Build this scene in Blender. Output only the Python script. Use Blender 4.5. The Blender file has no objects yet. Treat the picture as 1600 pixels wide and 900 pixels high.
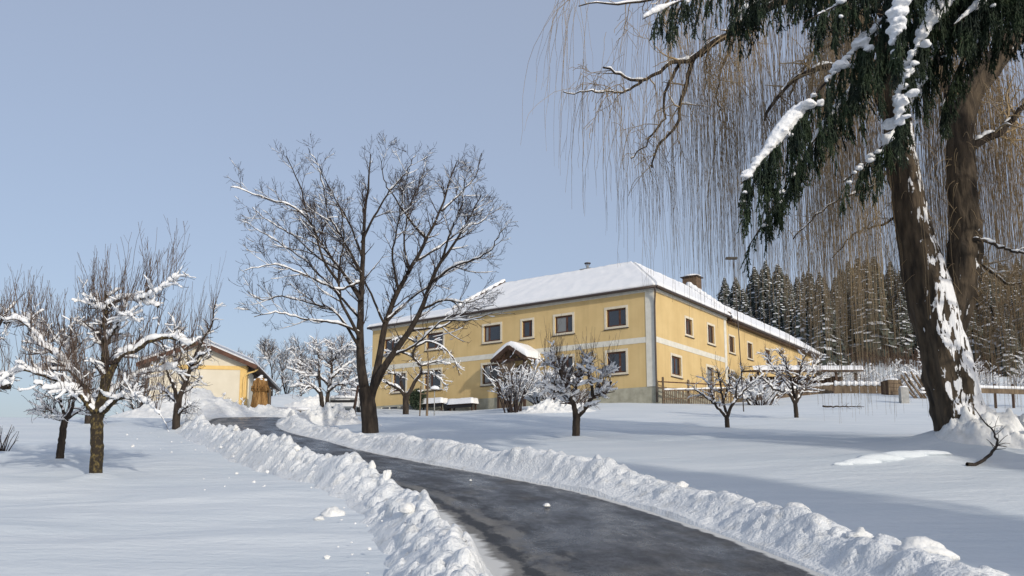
import bpy, math, random
import numpy as np
from mathutils import Vector

# ------------------------------------------------------------------ camera, sky, sun, exposure
sc = bpy.context.scene
col = sc.collection
EYE = 1.6
FOC, PCY, PITCH = 1330.0, 570.0, 0.1384        # focal length and principal row in units of a 1600 px wide frame
cam_d = bpy.data.cameras.new('camera')
cam = bpy.data.objects.new('camera', cam_d); col.objects.link(cam)
cam_d.sensor_fit = 'HORIZONTAL'; cam_d.sensor_width = 36.0
cam_d.lens = 36.0 * FOC / 1600.0
cam_d.shift_y = (PCY - 450.0) / 1600.0
cam_d.clip_start = 0.1; cam_d.clip_end = 4000
cam.location = (0, 0, EYE)
cam.rotation_euler = (math.pi / 2 + PITCH, 0, 0)
sc.camera = cam
SUN_EL = math.radians(20.0)
SUN_AZ = math.radians(180.0 - 31.0)            # compass bearing of the sun, clockwise from +Y
sdir = Vector((math.sin(SUN_AZ) * math.cos(SUN_EL), math.cos(SUN_AZ) * math.cos(SUN_EL), math.sin(SUN_EL)))
world = bpy.data.worlds.new('World'); sc.world = world; world.use_nodes = True
wn = world.node_tree.nodes; wl = world.node_tree.links
bg = wn['Background']
sky = wn.new('ShaderNodeTexSky'); sky.sky_type = 'NISHITA'; sky.sun_disc = False
sky.sun_elevation = SUN_EL; sky.sun_rotation = SUN_AZ
sky.altitude = 500; sky.air_density = 1.0; sky.dust_density = 4.0; sky.ozone_density = 2.0
veil = wn.new('ShaderNodeMix'); veil.data_type = 'RGBA'; veil.inputs['Factor'].default_value = 0.65     # thin even high cloud over the clear sky
veil.inputs['B'].default_value = (2.02, 2.22, 2.70, 1)
wl.new(sky.outputs[0], veil.inputs['A']); wl.new(veil.outputs['Result'], bg.inputs[0]); bg.inputs[1].default_value = 0.15
sun_d = bpy.data.lights.new('sun', 'SUN'); sun_d.energy = 1.85; sun_d.angle = math.radians(1.2)
sun_d.color = (1.0, 0.92, 0.80)
sun = bpy.data.objects.new('sun', sun_d); col.objects.link(sun)
sun.rotation_euler = sdir.to_track_quat('Z', 'Y').to_euler()
sc.view_settings.view_transform = 'Standard'; sc.view_settings.look = 'None'
sc.view_settings.exposure = 0.46; sc.view_settings.gamma = 1.0
sc.view_settings.use_curve_mapping = False
sc.render.engine = 'CYCLES'
sc.cycles.use_denoising = True
sc.cycles.max_bounces = 6

# ------------------------------------------------------------------ numeric helpers
UP = np.array([0., 0., 1.])
def rng_of(seed): return np.random.default_rng(seed)
def nrm(v): return v / (np.linalg.norm(v, axis=-1, keepdims=True) + 1e-12)
def ray(px, py):
    u = (px - 800) / FOC; v = (PCY - py) / FOC; c, s = math.cos(PITCH), math.sin(PITCH)
    return np.array([u, c - v * s, s + v * c])
def at(px, py, Y):
    r = ray(px, py); p = r * (Y / r[1]); p[2] += EYE; return p
def sst(t): t = np.clip(t, 0, 1); return t * t * (3 - 2 * t)
def hash2(ix, iy, seed):
    h = (ix.astype(np.int64) * 374761393 + iy.astype(np.int64) * 668265263 + seed * 974634541) & 0x7fffffff
    h = ((h ^ (h >> 13)) * 1274126177) & 0x7fffffff
    return ((h ^ (h >> 16)) & 0xffffff) / float(0xffffff)
def vnoise(x, y, seed=0):
    ix = np.floor(x); iy = np.floor(y); fx = x - ix; fy = y - iy
    ux = fx * fx * (3 - 2 * fx); uy = fy * fy * (3 - 2 * fy)
    a = hash2(ix, iy, seed); b = hash2(ix + 1, iy, seed); c = hash2(ix, iy + 1, seed); d = hash2(ix + 1, iy + 1, seed)
    return (a * (1 - ux) + b * ux) * (1 - uy) + (c * (1 - ux) + d * ux) * uy - .5
def fbm(x, y, seed=0, o=4):
    r = 0; a = 1.0
    for k in range(o):
        r = r + a * vnoise(x * 2 ** k + 7.3 * k, y * 2 ** k - 3.1 * k, seed + k); a *= .5
    return r

# ------------------------------------------------------------------ terrain
KY = np.array([-60, -30, -10, 0, 8.5, 25, 40, 54, 64, 70, 90, 400.])
KZ = np.array([-6.6, -4.2, -2.4, -1.6, -.92, 1.25, 3.25, 5.1, 5.75, 5.95, 6.4, 6.4]) + EYE
def base(x, y):
    x = np.asarray(x, float); y = np.asarray(y, float)
    z = 0
    for d in (-3, -1.5, 0, 1.5, 3): z = z + np.interp(y + d, KY, KZ) / 5
    z = z - .7 * sst((y - 34) / 18) * sst((5 - x) / 12) * (1 - sst((y - 57) / 12))
    z = z + 1.9 * sst((y - 60) / 16) * sst((-x - 14) / 6)
    z = z - sst((-x - 18) / 14) * np.clip(y - 46, 0, 60) * .13
    z = z + .4 * np.exp(-((x - 10.5) ** 2 + (y - 19) ** 2) / 60)
    z = z + .8 * sst((x - 13) / 10) * sst((y - 40) / 20)
    z = z + 24 * sst((y - 72) / 95) * sst((x - 14) / 36)
    return z
MOUNDS = []                                     # (x, y, radius, height): snow swept up round trunks
# road: right-hand edge, from the bottom of the hill to the yard
RE = np.array([(3.4, -30), (3.4, -10), (3.3, 0), (3.12, 7.1), (2.94, 8.5), (2.69, 9.8), (2.4, 10.8), (1.93, 12.2), (1.39, 13.4), (.82, 14.5), (0, 15.75),
               (-1.43, 17.9), (-2.77, 20), (-4, 22.1), (-5.36, 24.7), (-6.61, 26.8), (-7.7, 28.9), (-8.5, 31), (-9.3, 34), (-10.2, 38), (-11.2, 43)])
def resample(P, n, smooth=2):
    P = np.asarray(P, float)
    d = np.r_[0, np.cumsum(np.linalg.norm(np.diff(P, axis=0), axis=1))]
    t = np.linspace(0, d[-1], n)
    Q = np.stack([np.interp(t, d, P[:, i]) for i in range(P.shape[1])], 1)
    for _ in range(smooth):
        Q[1:-1] = .25 * Q[:-2] + .5 * Q[1:-1] + .25 * Q[2:]
    return Q
REs = resample(RE, 900, 60)
T_ = nrm(np.gradient(REs, axis=0)); NL = np.stack([-T_[:, 1], T_[:, 0]], 1)      # NL points left of travel
road_w = 3.1 - .75 * sst((REs[:, 1] - 10) / 8) + .7 * sst((REs[:, 1] - 29) / 5)
LEs = REs + NL * road_w[:, None]
def road_dist(x, y):
    """signed distance from the road's edges (negative on the road), coarse"""
    C = (REs + LEs) / 2; best = np.full(np.shape(x), 1e9)
    for k in range(0, len(C), 6):
        best = np.minimum(best, np.hypot(x - C[k, 0], y - C[k, 1]) - road_w[k] / 2)
    return best
def ground(x, y):
    x = np.asarray(x, float); y = np.asarray(y, float)
    z = base(x, y)
    far = 1 / (1 + (np.hypot(x, y) / 60) ** 2)
    z = z + .10 * fbm(x / 6.5 + 3, y / 6.5, 11, 3) + .07 * fbm(x / 2.6 - .3 * y, y / 1.1 + .12 * x, 5, 3) * far * (.3 + 1.4 * sst(.5 + vnoise(x / 5, y / 4, 91)))
    for (mx, my, mr, mh) in MOUNDS:
        z = z + mh * np.exp(-((x - mx) ** 2 + (y - my) ** 2) / (mr * mr))
    return z
def gz(x, y): return float(ground(np.array([x]), np.array([y]))[0])
def on_ground(px, Y):
    """ground point at distance Y in the direction of column px"""
    x = (px - 800) / FOC * Y
    for _ in range(3):
        z = gz(x, Y); r = (Y * math.cos(PITCH) + (z - EYE) * math.sin(PITCH)); x = (px - 800) / FOC * r
    return np.array([x, Y, gz(x, Y)])

# ------------------------------------------------------------------ mesh helpers
def link(o, parent=None):
    col.objects.link(o)
    if parent is not None: o.parent = parent
    return o
def make(name, V, F, mat, parent=None, smooth=True, uv=None):
    """F: list of int arrays, each (m, 3) or (m, 4)"""
    if isinstance(F, np.ndarray): F = [F]
    F = [np.asarray(f, np.int32) for f in F if len(f)]
    V = np.asarray(V, np.float32)
    me = bpy.data.meshes.new(name)
    me.vertices.add(len(V)); me.vertices.foreach_set('co', V.ravel())
    nl = sum(f.size for f in F); npoly = sum(len(f) for f in F)
    me.loops.add(nl); me.polygons.add(npoly)
    lv = np.concatenate([f.ravel() for f in F])
    ls = np.concatenate([np.full(len(f), f.shape[1], np.int32) for f in F])
    me.loops.foreach_set('vertex_index', lv)
    st = np.r_[0, np.cumsum(ls)[:-1]].astype(np.int32)
    me.polygons.foreach_set('loop_start', st)
    me.polygons.foreach_set('use_smooth', np.full(npoly, bool(smooth)))
    if uv is not None:
        l = me.uv_layers.new(name='UVMap'); l.data.foreach_set('uv', np.asarray(uv, np.float32)[lv].ravel())
    me.update(calc_edges=True); me.validate()
    if mat is not None: me.materials.append(mat)
    o = bpy.data.objects.new(name, me)
    return link(o, parent)
class MB:
    """collects shapes and links them as one mesh"""
    def __init__(s): s.V = []; s.F3 = []; s.F4 = []; s.n = 0
    def add(s, V, F):
        V = np.asarray(V, float).reshape(-1, 3); F = np.asarray(F)
        (s.F3 if F.shape[1] == 3 else s.F4).append(F + s.n); s.V.append(V); s.n += len(V); return s
    def box(s, a, b):
        x0, y0, z0 = a; x1, y1, z1 = b
        V = [(x, y, z) for z in (z0, z1) for y in (y0, y1) for x in (x0, x1)]
        return s.add(V, [(0, 2, 3, 1), (4, 5, 7, 6), (0, 1, 5, 4), (1, 3, 7, 5), (3, 2, 6, 7), (2, 0, 4, 6)])
    def hexa(s, V8):   # bottom four then top four, counter-clockwise
        return s.add(V8, [(3, 2, 1, 0), (4, 5, 6, 7), (0, 1, 5, 4), (1, 2, 6, 5), (2, 3, 7, 6), (3, 0, 4, 7)])
    def bar(s, a, b, w, h=None):
        a = np.array(a, float); b = np.array(b, float); h = h or w
        t = nrm(b - a); r = UP if abs(t[2]) < .9 else np.array([1., 0, 0])
        n1 = nrm(np.cross(t, r)) * w / 2; n2 = nrm(np.cross(n1, t)) * h / 2
        return s.hexa([a - n1 - n2, a + n1 - n2, a + n1 + n2, a - n1 + n2, b - n1 - n2, b + n1 - n2, b + n1 + n2, b - n1 + n2])
    def tube(s, P, R, n=8):
        P = np.asarray(P, float)[None]; R = np.broadcast_to(np.asarray(R, float), P.shape[:2])
        V, F = tubes(P, R, n); s.add(V, F)
        k = P.shape[1]; base_ = s.n - len(V)
        for e, pt in ((0, P[0, 0]), (k - 1, P[0, -1])):
            idx = np.arange(n) + base_ + e * n
            s.V.append(pt[None]); c = s.n; s.n += 1
            s.F3.append(np.stack([idx, np.roll(idx, -1), np.full(n, c)], 1) if e else np.stack([np.roll(idx, -1), idx, np.full(n, c)], 1))
        return s
    def build(s, name, mat, parent=None, smooth=False):
        F = ([np.concatenate(s.F3)] if s.F3 else []) + ([np.concatenate(s.F4)] if s.F4 else [])
        return make(name, np.concatenate(s.V), F, mat, parent, smooth)
def tubes(P, R, n):
    N, k, _ = P.shape
    T = nrm(np.gradient(P, axis=1))
    m = nrm(P[:, -1] - P[:, 0]); ref = np.where(np.abs(m[:, 2:3]) < .75, UP, np.array([1., .2, 0]))
    n1 = nrm(np.cross(T, ref[:, None])); n2 = np.cross(n1, T)
    a = np.linspace(0, 2 * np.pi, n, endpoint=False)
    V = P[:, :, None] + R[:, :, None, None] * (np.cos(a)[None, None, :, None] * n1[:, :, None] + np.sin(a)[None, None, :, None] * n2[:, :, None])
    i = np.arange(N * k * n).reshape(N, k, n)
    A = i[:, :-1]; B = i[:, 1:]
    F = np.stack([A, np.roll(A, -1, 2), np.roll(B, -1, 2), B], -1).reshape(-1, 4)
    return V.reshape(-1, 3), F
def ico(sub=2):
    import bmesh
    bm = bmesh.new(); bmesh.ops.create_icosphere(bm, subdivisions=sub, radius=1)
    V = np.array([v.co for v in bm.verts]); F = np.array([[v.index for v in f.verts] for f in bm.faces]); bm.free(); return V, F
ICO1 = ico(1); ICO2 = ico(2); ICO3 = ico(3)
def noise3(V, seed, f):
    r = 0; g = rng_of(seed)
    for k in range(5):
        d = g.normal(size=3) * f * (1 + .6 * k); r = r + np.sin(V @ d + g.uniform(0, 6.28)) / (1 + .5 * k)
    return r / 2.5
def lump(c, s, seed, rough=.25, I=ICO2, flat=.35):
    V, F = I; W = V * (1 + rough * noise3(V, seed, 1.7)[:, None] + .4 * rough * noise3(V, seed + 9, 4.5)[:, None])
    W = W.copy(); lo = W[:, 2] < 0; W[lo, 2] *= flat
    return W * np.asarray(s) + np.asarray(c), F

# ------------------------------------------------------------------ names and labels
def tag(o, label=None, cat=None, group=None, kind=None):
    if label: o['label'] = label
    if cat: o['category'] = cat
    if group: o['group'] = group
    if kind: o['kind'] = kind
    return o
def thing(name, label, cat, loc=(0, 0, 0), rz=0, group=None):
    o = bpy.data.objects.new(name, None); o.location = tuple(loc); o.rotation_euler = (0, 0, rz); o.empty_display_size = .3
    link(o); return tag(o, label, cat, group)
def copy_thing(root, loc, rz, scale, label=None):
    r = root.copy(); col.objects.link(r); r.location = loc; r.rotation_euler = (0, 0, rz); r.scale = scale
    if label: r['label'] = label
    for ch in list(root.children):
        c = ch.copy(); col.objects.link(c); c.parent = r
    return r

# ------------------------------------------------------------------ materials
def mat(name, c1, c2=None, rough=.8, scale=4., bump=0., bscale=30., stretch=(1, 1, 1), spec=.3, detail=4., lo=.35, hi=.65, coord='Object'):
    m = bpy.data.materials.new(name); m.use_nodes = True
    nt = m.node_tree; N = nt.nodes; L = nt.links; b = N['Principled BSDF']
    b.inputs['Roughness'].default_value = rough; b.inputs['Specular IOR Level'].default_value = spec
    b.inputs['Base Color'].default_value = (*c1, 1)
    tc = N.new('ShaderNodeTexCoord'); mp = N.new('ShaderNodeMapping'); mp.inputs['Scale'].default_value = stretch
    L.new(tc.outputs[coord], mp.inputs[0])
    if c2:
        n = N.new('ShaderNodeTexNoise'); n.inputs['Scale'].default_value = scale; n.inputs['Detail'].default_value = detail
        L.new(mp.outputs[0], n.inputs['Vector'])
        r = N.new('ShaderNodeValToRGB'); r.color_ramp.elements[0].position = lo; r.color_ramp.elements[1].position = hi
        r.color_ramp.elements[0].color = (*c1, 1); r.color_ramp.elements[1].color = (*c2, 1)
        L.new(n.outputs[0], r.inputs[0]); L.new(r.outputs[0], b.inputs['Base Color'])
    if bump:
        n2 = N.new('ShaderNodeTexNoise'); n2.inputs['Scale'].default_value = bscale; n2.inputs['Detail'].default_value = 5
        L.new(mp.outputs[0], n2.inputs['Vector'])
        bp = N.new('ShaderNodeBump'); bp.inputs['Strength'].default_value = 1; bp.inputs['Distance'].default_value = bump
        L.new(n2.outputs[0], bp.inputs['Height']); L.new(bp.outputs[0], b.inputs['Normal'])
    return m
M = {}
M['snow'] = mat('snow', (.74, .765, .80), (.80, .815, .84), .6, 1.5, .012, 14, spec=.25)
M['field'] = mat('field_snow', (.60, .655, .70), (.665, .71, .745), .65, .5, .035, 1.6, (.6, 2.0, 1), spec=.2)
M['bank'] = mat('ploughed_snow', (.55, .56, .56), (.72, .745, .765), .65, 5, .03, 22, spec=.2, lo=.22, hi=.46)
M['clod'] = mat('snow_clod', (.70, .71, .70), (.79, .80, .80), .65, 6, .02, 18, spec=.25)
def add_fine(m, scale, dist):
    nt = m.node_tree; N = nt.nodes; L = nt.links; b = N['Principled BSDF']; old = b.inputs['Normal'].links[0].from_socket
    tc = N.new('ShaderNodeTexCoord'); n = N.new('ShaderNodeTexNoise'); n.inputs['Scale'].default_value = scale; n.inputs['Detail'].default_value = 6
    bp = N.new('ShaderNodeBump'); bp.inputs['Distance'].default_value = dist; L.new(tc.outputs['Object'], n.inputs['Vector']); L.new(n.outputs[0], bp.inputs['Height']); L.new(old, bp.inputs['Normal']); L.new(bp.outputs[0], b.inputs['Normal'])
add_fine(M['field'], 9, .012)
M['bark'] = mat('bark', (.018, .014, .012), (.055, .043, .033), .9, 9, .02, 30, (1, 1, .25))
M['bark_lichen'] = mat('lichened_bark', (.028, .022, .016), (.13, .10, .04), .9, 22, .025, 30, (1, 1, .6), lo=.5, hi=.68)
M['twig'] = mat('twig', (.026, .019, .018), (.055, .040, .035), .8, 3)
M['twig_red'] = mat('reddish_twig', (.05, .032, .026), (.10, .064, .048), .8, 2)
M['willow_twig'] = mat('willow_twig', (.18, .135, .09), (.38, .285, .165), .7, .8)
M['shoot'] = mat('shoot', (.085, .062, .052), (.15, .115, .095), .8, 2)
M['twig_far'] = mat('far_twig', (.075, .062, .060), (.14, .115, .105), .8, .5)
M['needle'] = mat('spruce_needle', (.010, .020, .013), (.030, .050, .022), .65, 2.5)
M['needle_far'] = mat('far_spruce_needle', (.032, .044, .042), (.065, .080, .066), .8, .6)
M['wood'] = mat('weathered_wood', (.09, .065, .045), (.20, .15, .10), .85, 6, .006, 40, (1, 1, .15))
M['darkwood'] = mat('dark_wood', (.035, .020, .014), (.075, .042, .028), .6, 5, .004, 40, (1, 1, .2))
M['windowwood'] = mat('window_wood', (.060, .026, .016), (.11, .050, .030), .5, 5)
M['cream'] = mat('cream_render', (.56, .51, .40), (.63, .58, .47), .9, 3, .004, 60)
M['whiteband'] = mat('white_render', (.56, .55, .49), (.64, .63, .57), .9, 3, .004, 60)
M['plinth'] = mat('grey_plinth', (.27, .265, .21), (.38, .37, .30), .9, 2.5, .006, 50)
M['gutter'] = mat('brown_gutter', (.045, .030, .024), None, .4, spec=.5)
M['tile'] = mat('roof_tile', (.10, .07, .055), (.16, .11, .085), .8, 4)
M['chimney'] = mat('chimney_sheet', (.10, .065, .040), (.16, .105, .065), .6, 5)
M['metal'] = mat('grey_metal', (.20, .21, .22), None, .35, spec=.6)
M['black'] = mat('black_plastic', (.012, .012, .013), None, .5)
M['straw'] = mat('straw', (.20, .105, .035), (.42, .25, .10), .9, 7, .03, 40, (1, 1, .15))
M['barnwall'] = mat('barn_render', (.61, .56, .45), (.66, .61, .50), .9, 1.5, .003, 60)
M['barnband'] = mat('barn_ochre', (.66, .45, .17), (.72, .51, .21), .9, 3)
M['carpaint'] = mat('white_car_paint', (.6, .61, .62), None, .25, spec=.5)
M['stone'] = mat('field_stone', (.18, .16, .13), (.33, .29, .23), .9, 5, .03, 12)
M['evergreen'] = mat('evergreen_leaf', (.02, .035, .02), (.05, .075, .045), .7, 4)
M['concrete'] = mat('concrete_post', (.25, .26, .26), (.36, .36, .35), .9, 5)
def glass(name, c, rough=.06):
    m = mat(name, c, None, rough, spec=.9); m.node_tree.nodes['Principled BSDF'].inputs['IOR'].default_value = 1.6; return m
M['glass'] = glass('window_glass', (.012, .015, .022)); M['glass_c'] = glass('curtained_glass', (.17, .175, .17), .12)
def plaster():
    m = mat('yellow_render', (.535, .395, .19), (.595, .45, .225), .92, .7, .004, 60)
    nt = m.node_tree; N = nt.nodes; L = nt.links; b = N['Principled BSDF']
    src = b.inputs['Base Color'].links[0].from_socket
    tc = N.new('ShaderNodeTexCoord'); mp = N.new('ShaderNodeMapping'); mp.inputs['Scale'].default_value = (3.2, 3.2, .22)
    n = N.new('ShaderNodeTexNoise'); n.inputs['Scale'].default_value = 1; n.inputs['Detail'].default_value = 6
    r = N.new('ShaderNodeValToRGB'); r.color_ramp.elements[0].position = .45; r.color_ramp.elements[1].position = .75
    r.color_ramp.elements[0].color = (0, 0, 0, 1); r.color_ramp.elements[1].color = (.22, .22, .22, 1)
    mx = N.new('ShaderNodeMix'); mx.data_type = 'RGBA'; mx.inputs['B'].default_value = (.36, .27, .12, 1)
    L.new(tc.outputs['Object'], mp.inputs[0]); L.new(mp.outputs[0], n.inputs['Vector']); L.new(n.outputs[0], r.inputs[0])
    L.new(r.outputs[0], mx.inputs['Factor']); L.new(src, mx.inputs['A']); L.new(mx.outputs['Result'], b.inputs['Base Color'])
    return m
M['yellow'] = plaster()
def willow_bark(name, thr, drv):
    """furrowed bark with snow driven onto its weather side"""
    m = mat(name, (.028, .023, .018), (.10, .076, .052), .95, 7, 0, 30, (1, 1, .18))
    nt = m.node_tree; N = nt.nodes; L = nt.links; b = N['Principled BSDF']
    src = b.inputs['Base Color'].links[0].from_socket
    tc = N.new('ShaderNodeTexCoord')
    mp = N.new('ShaderNodeMapping'); mp.inputs['Scale'].default_value = (11, 11, 2.6); L.new(tc.outputs['Object'], mp.inputs[0])
    fr = N.new('ShaderNodeTexNoise'); fr.inputs['Scale'].default_value = 1; fr.inputs['Detail'].default_value = 4; fr.inputs['Distortion'].default_value = .6
    L.new(mp.outputs[0], fr.inputs['Vector'])
    n = N.new('ShaderNodeTexNoise'); n.inputs['Scale'].default_value = 3.2; n.inputs['Detail'].default_value = 7; L.new(tc.outputs['Object'], n.inputs['Vector'])
    ge = N.new('ShaderNodeNewGeometry')
    dt = N.new('ShaderNodeVectorMath'); dt.operation = 'DOT_PRODUCT'; dt.inputs[1].default_value = drv; L.new(ge.outputs['Normal'], dt.inputs[0])
    def math_(op, a, bb):
        q = N.new('ShaderNodeMath'); q.operation = op
        for i, x in enumerate((a, bb)):
            if isinstance(x, float): q.inputs[i].default_value = x
            else: L.new(x, q.inputs[i])
        return q.outputs[0]
    s = math_('ADD', dt.outputs['Value'], math_('MULTIPLY', math_('SUBTRACT', n.outputs[0], .5), 2.2))
    s = math_('ADD', s, math_('MULTIPLY', math_('SUBTRACT', fr.outputs[0], .5), 3.4))
    sz = N.new('ShaderNodeSeparateXYZ'); L.new(tc.outputs['Object'], sz.inputs[0])
    s = math_('SUBTRACT', s, math_('MINIMUM', math_('MULTIPLY', math_('MAXIMUM', math_('SUBTRACT', sz.outputs[2], 2.6), .0), .35), .45))   # driven snow sticks low down
    r = N.new('ShaderNodeValToRGB'); r.color_ramp.elements[0].position = thr; r.color_ramp.elements[1].position = thr + .05; L.new(s, r.inputs[0])
    mx = N.new('ShaderNodeMix'); mx.data_type = 'RGBA'; mx.inputs['B'].default_value = (.80, .81, .83, 1)
    L.new(r.outputs[0], mx.inputs['Factor']); L.new(src, mx.inputs['A']); L.new(mx.outputs['Result'], b.inputs['Base Color'])
    hh = math_('ADD', math_('MULTIPLY', fr.outputs[0], .06), math_('MULTIPLY', r.outputs[0], .03))
    bp = N.new('ShaderNodeBump'); bp.inputs['Strength'].default_value = 1; bp.inputs['Distance'].default_value = 1
    L.new(hh, bp.inputs['Height']); L.new(bp.outputs[0], b.inputs['Normal'])
    return m
M['willow_bark'] = willow_bark('willow_bark_snowed', .52, (.74, -.60, .30)); M['willow_stem'] = willow_bark('willow_bark', .80, (.80, -.30, .45))
def asphalt():
    """wet asphalt; UV.x runs across the road (0 left edge .. 1 right edge), UV.y along it in metres"""
    m = bpy.data.materials.new('wet_asphalt'); m.use_nodes = True
    nt = m.node_tree; N = nt.nodes; L = nt.links; b = N['Principled BSDF']
    uv = N.new('ShaderNodeUVMap'); uv.uv_map = 'UVMap'; tc = N.new('ShaderNodeTexCoord')
    sx = N.new('ShaderNodeSeparateXYZ'); L.new(uv.outputs[0], sx.inputs[0])
    def math_(op, a, bb=0.0, cc=0.0):
        q = N.new('ShaderNodeMath'); q.operation = op
        for i, x in enumerate((a, bb, cc)):
            if isinstance(x, (int, float)): q.inputs[i].default_value = x
            else: L.new(x, q.inputs[i])
        return q.outputs[0]
    def noise(scale, detail=4, stretch=None):
        n = N.new('ShaderNodeTexNoise'); n.inputs['Scale'].default_value = scale; n.inputs['Detail'].default_value = detail
        if detail > 8: n.inputs['Roughness'].default_value = .74
        if stretch:
            mp = N.new('ShaderNodeMapping'); mp.inputs['Scale'].default_value = stretch; L.new(uv.outputs[0], mp.inputs[0]); L.new(mp.outputs[0], n.inputs['Vector'])
        else: L.new(tc.outputs['Object'], n.inputs['Vector'])
        return n.outputs[0]
    def ramp(v, p0, p1, c0=(0, 0, 0), c1=(1, 1, 1)):
        r = N.new('ShaderNodeValToRGB'); r.color_ramp.elements[0].position = p0; r.color_ramp.elements[1].position = p1
        r.color_ramp.elements[0].color = (*c0, 1); r.color_ramp.elements[1].color = (*c1, 1); L.new(v, r.inputs[0]); return r.outputs[0]
    def mix(f, a, bb):
        x = N.new('ShaderNodeMix'); x.data_type = 'RGBA'; L.new(f, x.inputs['Factor'])
        for k, v in (('A', a), ('B', bb)):
            if isinstance(v, tuple): x.inputs[k].default_value = (*v, 1)
            else: L.new(v, x.inputs[k])
        return x.outputs['Result']
    c = ramp(noise(1.3), .3, .7, (.038, .040, .046), (.072, .073, .079))
    c = mix(ramp(noise(45, 8), .42, .62), c, (.020, .020, .022))
    c = mix(ramp(noise(110, 3), .55, .75), c, (.13, .125, .118))
    c = mix(ramp(noise(2.2, 8), .52, .70), c, (.075, .068, .058))
    u = sx.outputs[0]
    # grey-brown slush film towards the left edge, thinner toward the middle, scraped through by tyres
    sl = math_('ADD', math_('MULTIPLY', math_('SUBTRACT', .30, u), 2.6), math_('MULTIPLY', math_('SUBTRACT', noise(1, 9, (4.0, .9, 1)), .5), 2.6))
    slm = ramp(sl, .0, .35)
    c = mix(slm, c, (.17, .162, .145))
    ty = math_('ADD', math_('ABSOLUTE', math_('SUBTRACT', u, .13)), math_('MULTIPLY', math_('SUBTRACT', noise(1, 9, (7, 1.1, 1)), .5), .26))
    ty2 = math_('ADD', math_('ABSOLUTE', math_('SUBTRACT', u, .30)), math_('MULTIPLY', math_('SUBTRACT', noise(1, 9, (7, .8, 1)), .5), .40))
    c = mix(ramp(math_('MINIMUM', ty, ty2), .02, .045, (1, 1, 1), (0, 0, 0)), c, (.020, .019, .018))
    # snow smeared along both edges
    ed = math_('MINIMUM', math_('MULTIPLY', u, 1.0), math_('ADD', math_('MULTIPLY', math_('SUBTRACT', 1.0, u), 2.3), .0))
    em = ramp(math_('ADD', ed, math_('MULTIPLY', math_('SUBTRACT', noise(1, 6, (7, 4, 1)), .5), .16)), .05, .085, (1, 1, 1), (0, 0, 0))
    c = mix(em, c, (.62, .62, .60))
    L.new(c, b.inputs['Base Color'])
    ro = ramp(noise(1, 9, (3.5, .6, 1)), .38, .62, (.14, .14, .14), (.6, .6, .6))
    L.new(mix(slm, ro, (.55, .55, .55)), b.inputs['Roughness'])
    b.inputs['Specular IOR Level'].default_value = .5
    bp = N.new('ShaderNodeBump'); bp.inputs['Strength'].default_value = .8; bp.inputs['Distance'].default_value = .008
    L.new(noise(60, 6), bp.inputs['Height']); L.new(bp.outputs[0], b.inputs['Normal'])
    return m
M['asphalt'] = asphalt()

# ------------------------------------------------------------------ where the trees stand (needed for the mounds of snow at their feet)
SPOT = {}
def spot(key, px, Y, r=.45, h=.10):
    p = on_ground(px, Y); SPOT[key] = p[:2]
    if h: MOUNDS.append((p[0], p[1], r, h))
spot('apple', 149, 16.2, .35, .12); spot('young', 93, 19.6, .3, .07); spot('pear', 275, 28.9, .4, .10); spot('back_apple', 137, 32, .4, .1)
spot('cherry', 579, 27.3, .5, .06); spot('small', 900, 24.4, .45, .08); spot('fork', 1137, 29.8, .4, .05); spot('plum', 1245, 35.5, .4, .05)
spot('willow', 1506, 18.6, 1.0, .38); spot('house_tree', 634, 56, .4, .05); spot('twin', 507, 50, .5, .1)
spot('edge_apple', -70, 18.5, .35, .1)
MOUNDS += [(7.0, 16.6, .55, .10), (8.0, 16.3, .6, .10), (7.5, 15.9, .5, .05)]

# ------------------------------------------------------------------ ground, road, banks
def axis(lo, hi, a, b, d):
    v = [a]
    while v[-1] < b: v.append(v[-1] + d)
    s = d
    while v[-1] < hi: s *= 1.09; v.append(v[-1] + s)
    s = d; w = [a]
    while w[-1] > lo: s *= 1.09; w.append(w[-1] - s)
    return np.array(w[:0:-1] + v)
gx = axis(-420, 420, -17, 17, .14); gy = axis(-80, 620, 7, 34, .14)
X, Y = np.meshgrid(gx, gy)
Z = ground(X, Y)
near = (np.abs(X) < 25) & (Y < 60)
rd_ = np.full(X.shape, 50.0); rd_[near] = road_dist(X[near], Y[near])
Z = Z - .12 * sst((.75 - rd_) / .35) * (1 + 2 * sst((-rd_) / .5))
ny, nx = X.shape; I = np.arange(nx * ny).reshape(ny, nx)
tag(make('snow_field', np.stack([X, Y, Z], -1).reshape(-1, 3), np.stack([I[:-1, :-1], I[:-1, 1:], I[1:, 1:], I[1:, :-1]], -1).reshape(-1, 4), M['field']),
    'smooth snow covering the sloping ground', kind='structure')

nu = 25; us = np.linspace(-.12, 1.12, nu)
C2 = LEs[:, None] * (1 - us)[None, :, None] + REs[:, None] * us[None, :, None]
zr = base(C2[..., 0], C2[..., 1]) + .02 - .02 * (us - .5)[None] ** 2 * 4 + .012 * fbm(C2[..., 0] / 1.4, C2[..., 1] / 1.4, 3, 2)
I = np.arange(900 * nu).reshape(900, nu)
al = np.r_[0, np.cumsum(np.linalg.norm(np.diff(REs, axis=0), axis=1))]
UVr = np.stack(np.broadcast_arrays(us[None], al[:, None]), -1).reshape(-1, 2)
tag(make('road', np.concatenate([C2, zr[..., None]], -1).reshape(-1, 3), np.stack([I[:-1, :-1], I[:-1, 1:], I[1:, 1:], I[1:, :-1]], -1).reshape(-1, 4), M['asphalt'], uv=UVr),
    'cleared wet asphalt drive climbing to the farm', kind='structure')

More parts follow.
